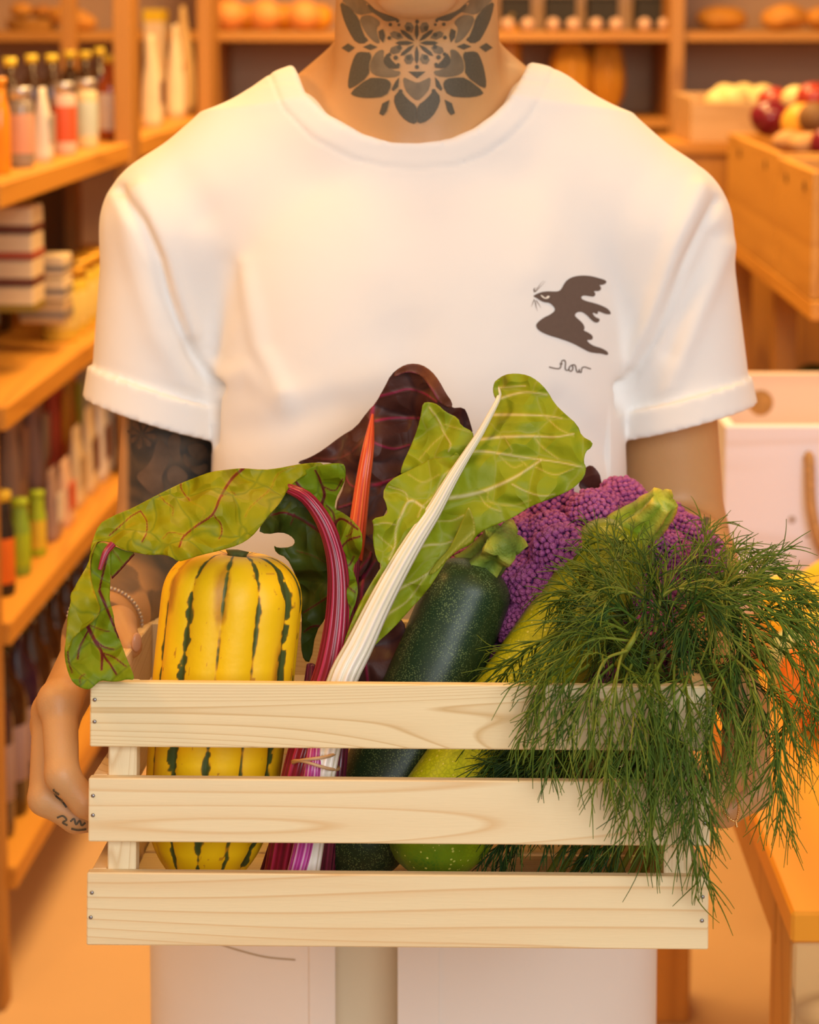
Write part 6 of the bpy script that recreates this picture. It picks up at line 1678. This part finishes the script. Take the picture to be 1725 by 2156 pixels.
mk('cabinet_body', *bevbox(c0[0]-.08, c1[0]+.14, ys-.02, ys+.34, .04, zbm-.026, .003), M_oakz, lt_, False)
mk('cabinet_top', *bevbox(c0[0]-.09, c1[0]+.15, ys-.03, ys+.35, zbm-.0255, zbm-.0005, .003), M_oakx, lt_, False)
mk('plinth', *bevbox(c0[0]-.06, c1[0]+.12, ys, ys+.32, 0.0, .0395, .002), M_oakx, lt_, False)
M_on = plain('onion_pale', (0.86, 0.68, 0.30), 0.4, 0.08, 20); M_ron = plain('onion_red', (0.22, 0.012, 0.03), 0.25, 0.3, 20, coat=.5); M_ron2 = plain('onion_red2', (0.50, 0.05, 0.03), 0.3, 0.3, 20, coat=.4)
for i, (px, dy, r) in enumerate(((1512, .06, .030), (1545, .05, .034), (1580, .09, .028), (1528, .15, .034), (1566, .20, .034), (1605, .16, .034))):
    x = float(at_Y(px, 250, ys+dy)[0]); blob('pale_onion', ['pale onion at the left end of the low crate', 'biggest pale onion at the front of the low crate', 'small pale onion right of the biggest one', 'pale onion at the back left of the low crate', 'pale onion at the back middle of the low crate', 'pale onion at the back right of the low crate'][i], 'onion', (x, ys+dy, zt-.040), r, (1, 1, .95), M_on, seed=40+i)
def inbin(px, py, s, r, nm, label, cat, m, sc=(1, 1, .9), seed=0, **kw):
    """rests so that it shows over the bin's edge"""
    lo, hi = 0.02, 0.5
    for _ in range(30):
        m_ = (lo+hi)/2
        if proj(rs(s, m_, 1.27))[0] < px: lo = m_
        else: hi = m_
    z = 1.5-(py-35)*rs(s, lo, 0)[1]/FPX*1.0
    return blob(nm, label, cat, tuple(rs(s, max(.06, lo), z-r*.9)), r, sc, m, seed=seed, **kw)
inbin(1612, 246, .02, .040, 'red_onion', 'dark shiny red onion at the corner of the far bin', 'onion', M_ron, seed=50)
inbin(1628, 212, .10, .032, 'red_onion', 'bright red onion behind the dark one', 'onion', M_ron2, seed=51)
inbin(1674, 205, .05, .028, 'pale_onion', 'pale onion among the red onions in the far bin', 'onion', M_on, seed=52)
inbin(1712, 204, .00, .034, 'red_onion', 'bright red onion at the right edge of the frame', 'onion', M_ron2, seed=53)
inbin(1690, 262, -.12, .040, 'yellow_squash', 'rounded yellow squash at the front of the bins', 'squash', plain('ysq', (0.86, 0.45, 0.06), .4, .1), (1, 1, .95), seed=54)
inbin(1662, 292, -.16, .026, 'potato', 'small tan potato leaning on the yellow squash', 'potato', plain('potato', (0.62, 0.34, 0.14), .7, .15, 30), (1.2, 1, .8), seed=55)
inbin(1716, 246, -.20, .032, 'brown_mushroom', 'brown rounded mushroom at the right edge above the bins', 'mushroom', plain('mush', (0.22, 0.11, 0.04), .6, .2, 30), seed=56)
inbin(1706, 300, -.26, .030, 'potato', 'larger tan potato in the near bin below the mushroom', 'potato', plain('potato', (0.62, 0.34, 0.14)), (1.3, 1, .8), seed=57)
inbin(1745, 300, -.30, .034, 'red_onion', 'dark red onion at the right side of the near bin', 'onion', M_ron, seed=58)
# filling layer under the visible produce
for i in range(8):
    blob('red_onion', 'red onion in the lower layer of the '+('far' if i < 4 else 'near')+' bin, '+ORD[i % 4]+' from its far end', 'onion', tuple(rs(.12-i*.14 if i < 4 else -.54-(i-4)*.07, .12+.12*(i % 2), 1.0705)), .045, (1, 1, .9), M_ron, 'red onions in the lower layer', seed=60+i)
# tray on the stand's shelf
tr_ = thing('wooden_tray', 'flat wooden tray with greens on the shelf of the produce stand', 'tray', rs(-.30, .15, .7455))
mk('base', *sbox(-.55, -.05, .03, .40, .7455, .755), M_ply, tr_, False)
for a in ((-.55, -.05, .03, .042), (-.55, -.05, .388, .40)): mk('rim', *sbox(*a, .755, .80), M_ply, tr_, False)
for a in ((-.55, -.538), (-.062, -.05)): mk('rim', *sbox(*a, .042, .388, .755, .80), M_ply, tr_, False)
M_grn = plain('greens', (0.06, 0.10, 0.02), .6, .3, 40)
for i in range(4):
    blob('green_cabbage', 'dark green cabbage in the wooden tray, '+ORD[i]+' from its near end', 'cabbage', tuple(rs(-.47+i*.12, .14, .7552)), .055, (1, 1, .85), M_grn, 'dark green cabbages in the tray', lobes=5, seed=80+i)

# --- whitewashed box on the table
M_ww = wood('whitewash', (0.80, 0.80, 0.92), (0.74, 0.70, 0.76), 'X', 7, .1, .7)
M_wwi = wood('whitewash_inside', (0.80, 0.62, 0.50), (0.72, 0.52, 0.42), 'X', 7, .1, .7)
f = at_z(1528, 897, 1.0); Yf = float(f[1]); Yk = float(at_z(1560, 786, 1.0)[1]); xl = float(f[0]); xr = xl+.46; zt_ = tz+.0005
wbx = thing('white_box', 'whitewashed wooden box with rope handle standing open on the display table', 'box', ((xl+xr)/2, (Yf+Yk)/2, zt_))
mk('front_panel', *bevbox(xl, xr, Yf, Yf+.014, zt_, 1.0, .002), M_ww, wbx, False)
mk('back_panel', *bevbox(xl, xr, Yk, Yk+.014, zt_, 1.0, .002), M_wwi, wbx, False)
for x in (xl, xr-.014): mk('side_panel', *bevbox(x, x+.014, Yf+.0145, Yk-.0005, zt_, 1.0, .002), M_ww, wbx, False)
mk('bottom_panel', *bevbox(xl+.0145, xr-.0145, Yf+.0145, Yk-.0005, zt_, zt_+.012, .002), M_wwi, wbx, False)
kn = at_Y(1602, 848, Yk); V, Fc = ball((kn[0], Yk-.0008, kn[2]), .016, 18, 12, (1.1, .06, 1.15)); mk('knot', V, Fc, plain('knot_wood', (0.48, 0.25, 0.07), .7, .3, 60), wbx)
for (px, py, r) in ((1668, 1094, .005), (1700, 1128, .003)):
    kn = at_Y(px, py, Yf); V, Fc = ball((kn[0], Yf-.0003, kn[2]), r, 12, 8, (1, .1, 1)); mk('knot', V, Fc, plain('knot_pale', (0.48, 0.40, 0.38), .7), wbx)
a = at_Y(1706, 968, Yf-.012); b = at_Y(1712, 1080, Yf-.02); c = at_Y(1740, 1165, Yf-.02); d = at_Y(1800, 1200, Yf-.02); e = at_Y(1880, 1150, Yf-.02); g = at_Y(1910, 968, Yf-.012)
V, Fc = tube(resample(np.array([a+[0, .012, 0], a, b, c, d, e, g, g+[0, .012, 0]]), 60), .0062, 10, rib=3, ribamp=.15); mk('rope_handle', V, Fc, plain('rope', (0.55, 0.33, 0.14), .8, .3, 200), wbx)
# bananas
M_ban = plain('banana_peel', (0.90, 0.52, 0.02), .45, .08, 14); M_bt = plain('banana_tip', (0.15, 0.09, 0.02), .7)
for i, (x0, y0, x1, y1, dz) in enumerate(((1592, 1232, 1790, 1178, .01), (1600, 1262, 1800, 1225, .0), (1598, 1290, 1800, 1290, -.01))):
    Yb = Yf-.10-.035*i
    A = at_Y(x0, y0, Yb); B = at_Y(x1, y1, Yb); Mi = (A+B)/2-np.array([0, .0, .020])
    P = resample(np.array([A, A*.75+B*.25-[0, 0, .012], Mi, B*.75+A*.25-[0, 0, .010], B]), 30)
    u = np.linspace(0, 1, 30); r = .0185*np.clip(1-np.abs(2*u-1)**4.5, 0.12, 1)
    t = thing('banana', ['uppermost yellow banana in front of the whitewashed box', 'middle yellow banana in front of the whitewashed box', 'lowest yellow banana in front of the whitewashed box'][i], 'banana', Mi)
    V, Fc = tube(P, r, 20, rib=5, ribamp=.04); mk('peel', V, Fc, M_ban, t)
    V, Fc = tube(np.array([P[0]-(P[1]-P[0])*1.2, P[0]+(P[1]-P[0])*.3]), [.002, .0035], 8); mk('tip', V, Fc, M_bt, t)
bs = thing('banana_basket', 'shallow round basket under the bananas on the display table', 'basket', (float(at_Y(1760, 1250, Yf-.14)[0]), Yf-.14, tz+.0005))
zz_ = float(at_Y(1600, 1318, Yf-.12)[2])
mb = MB(); cx0 = float(at_Y(1760, 1250, Yf-.14)[0])
for k in range(6):
    a = np.linspace(0, 2*PI, 48); rr = .075+.055*k/5
    P = np.stack([cx0+rr*np.cos(a), Yf-.14+.55*rr*np.sin(a), tz+.006+(zz_-tz-.006)*k/5+0*a], -1); mb.add(tube(P, .0055, 6, False))
mb.mk('weave', plain('wicker2', (0.62, 0.34, 0.08), .7, .2, 60), bs)
# pumpkin and pale squash near the crate
pk = at_z(1772, 1575, tz)
blob('orange_pumpkin', 'deep orange pumpkin on the display table at the right edge', 'pumpkin', (pk[0], pk[1]+.05, tz+.0005), .058, (1, 1, .9), plain('pumpkin_rind', (0.80, 0.20, 0.02), .4, .15, 10), lobes=9, la=.10, seed=90, stem=M_gst)
pk = at_z(1668, 1470, tz)
blob('pale_squash', 'pale green squash between the dill and the orange pumpkin', 'squash', (pk[0], pk[1], tz+.0005), .030, (1, 1, 1.3), plain('pale_rind', (0.50, 0.58, 0.28), .4, .12, 20), lobes=7, la=.12, seed=91, stem=M_gst)
# ---- jewellery
br = thing('bead_bracelet', 'thin silvery bead bracelet on the wrist at the left of the photo', 'bracelet', W(hands[0]))
M_bead = plain('bead', (0.62, 0.56, 0.50), .3, metal=.5)
wc = hands[0]*0.90+C(345, 1150, 1.85)*0.10; ax_ = unit(C(345, 1150, 1.85)-hands[0]); a1 = unit(np.cross(ax_, [0, 0, 1.0])); a2 = np.cross(ax_, a1)
mb = MB()
for k in range(60):
    a = 2*PI*k/60; mb.add(ball(W(wc+(a1*math.cos(a)+a2*math.sin(a))*0.0285), 0.0014, 8, 6))
mb.mk('bead_string', M_bead, br)
ch_ = thing('chain_bracelet', 'fine gold chain dangling below the hand at the right', 'bracelet', PW(1550, 1737, 1.46))
M_gold = plain('gold', (0.85, 0.55, 0.22), .25, metal=.9)
P = resample(np.array([C(1522, 1706, 1.462), C(1535, 1722, 1.455), C(1550, 1728, 1.453), C(1556, 1700, 1.450), C(1550, 1662, 1.450)]), 46)
mb = MB()
for k in range(46): mb.add(ball(W(P[k]), 0.0010, 7, 5, (1, .6, 1) if k % 2 else (.6, 1, 1)))
for k in range(6): mb.add(ball(W(C(1550+k*.4, 1730+k*2, 1.453)), 0.0009+0.0002*(k == 5), 7, 5))
mb.mk('links', M_gold, ch_)
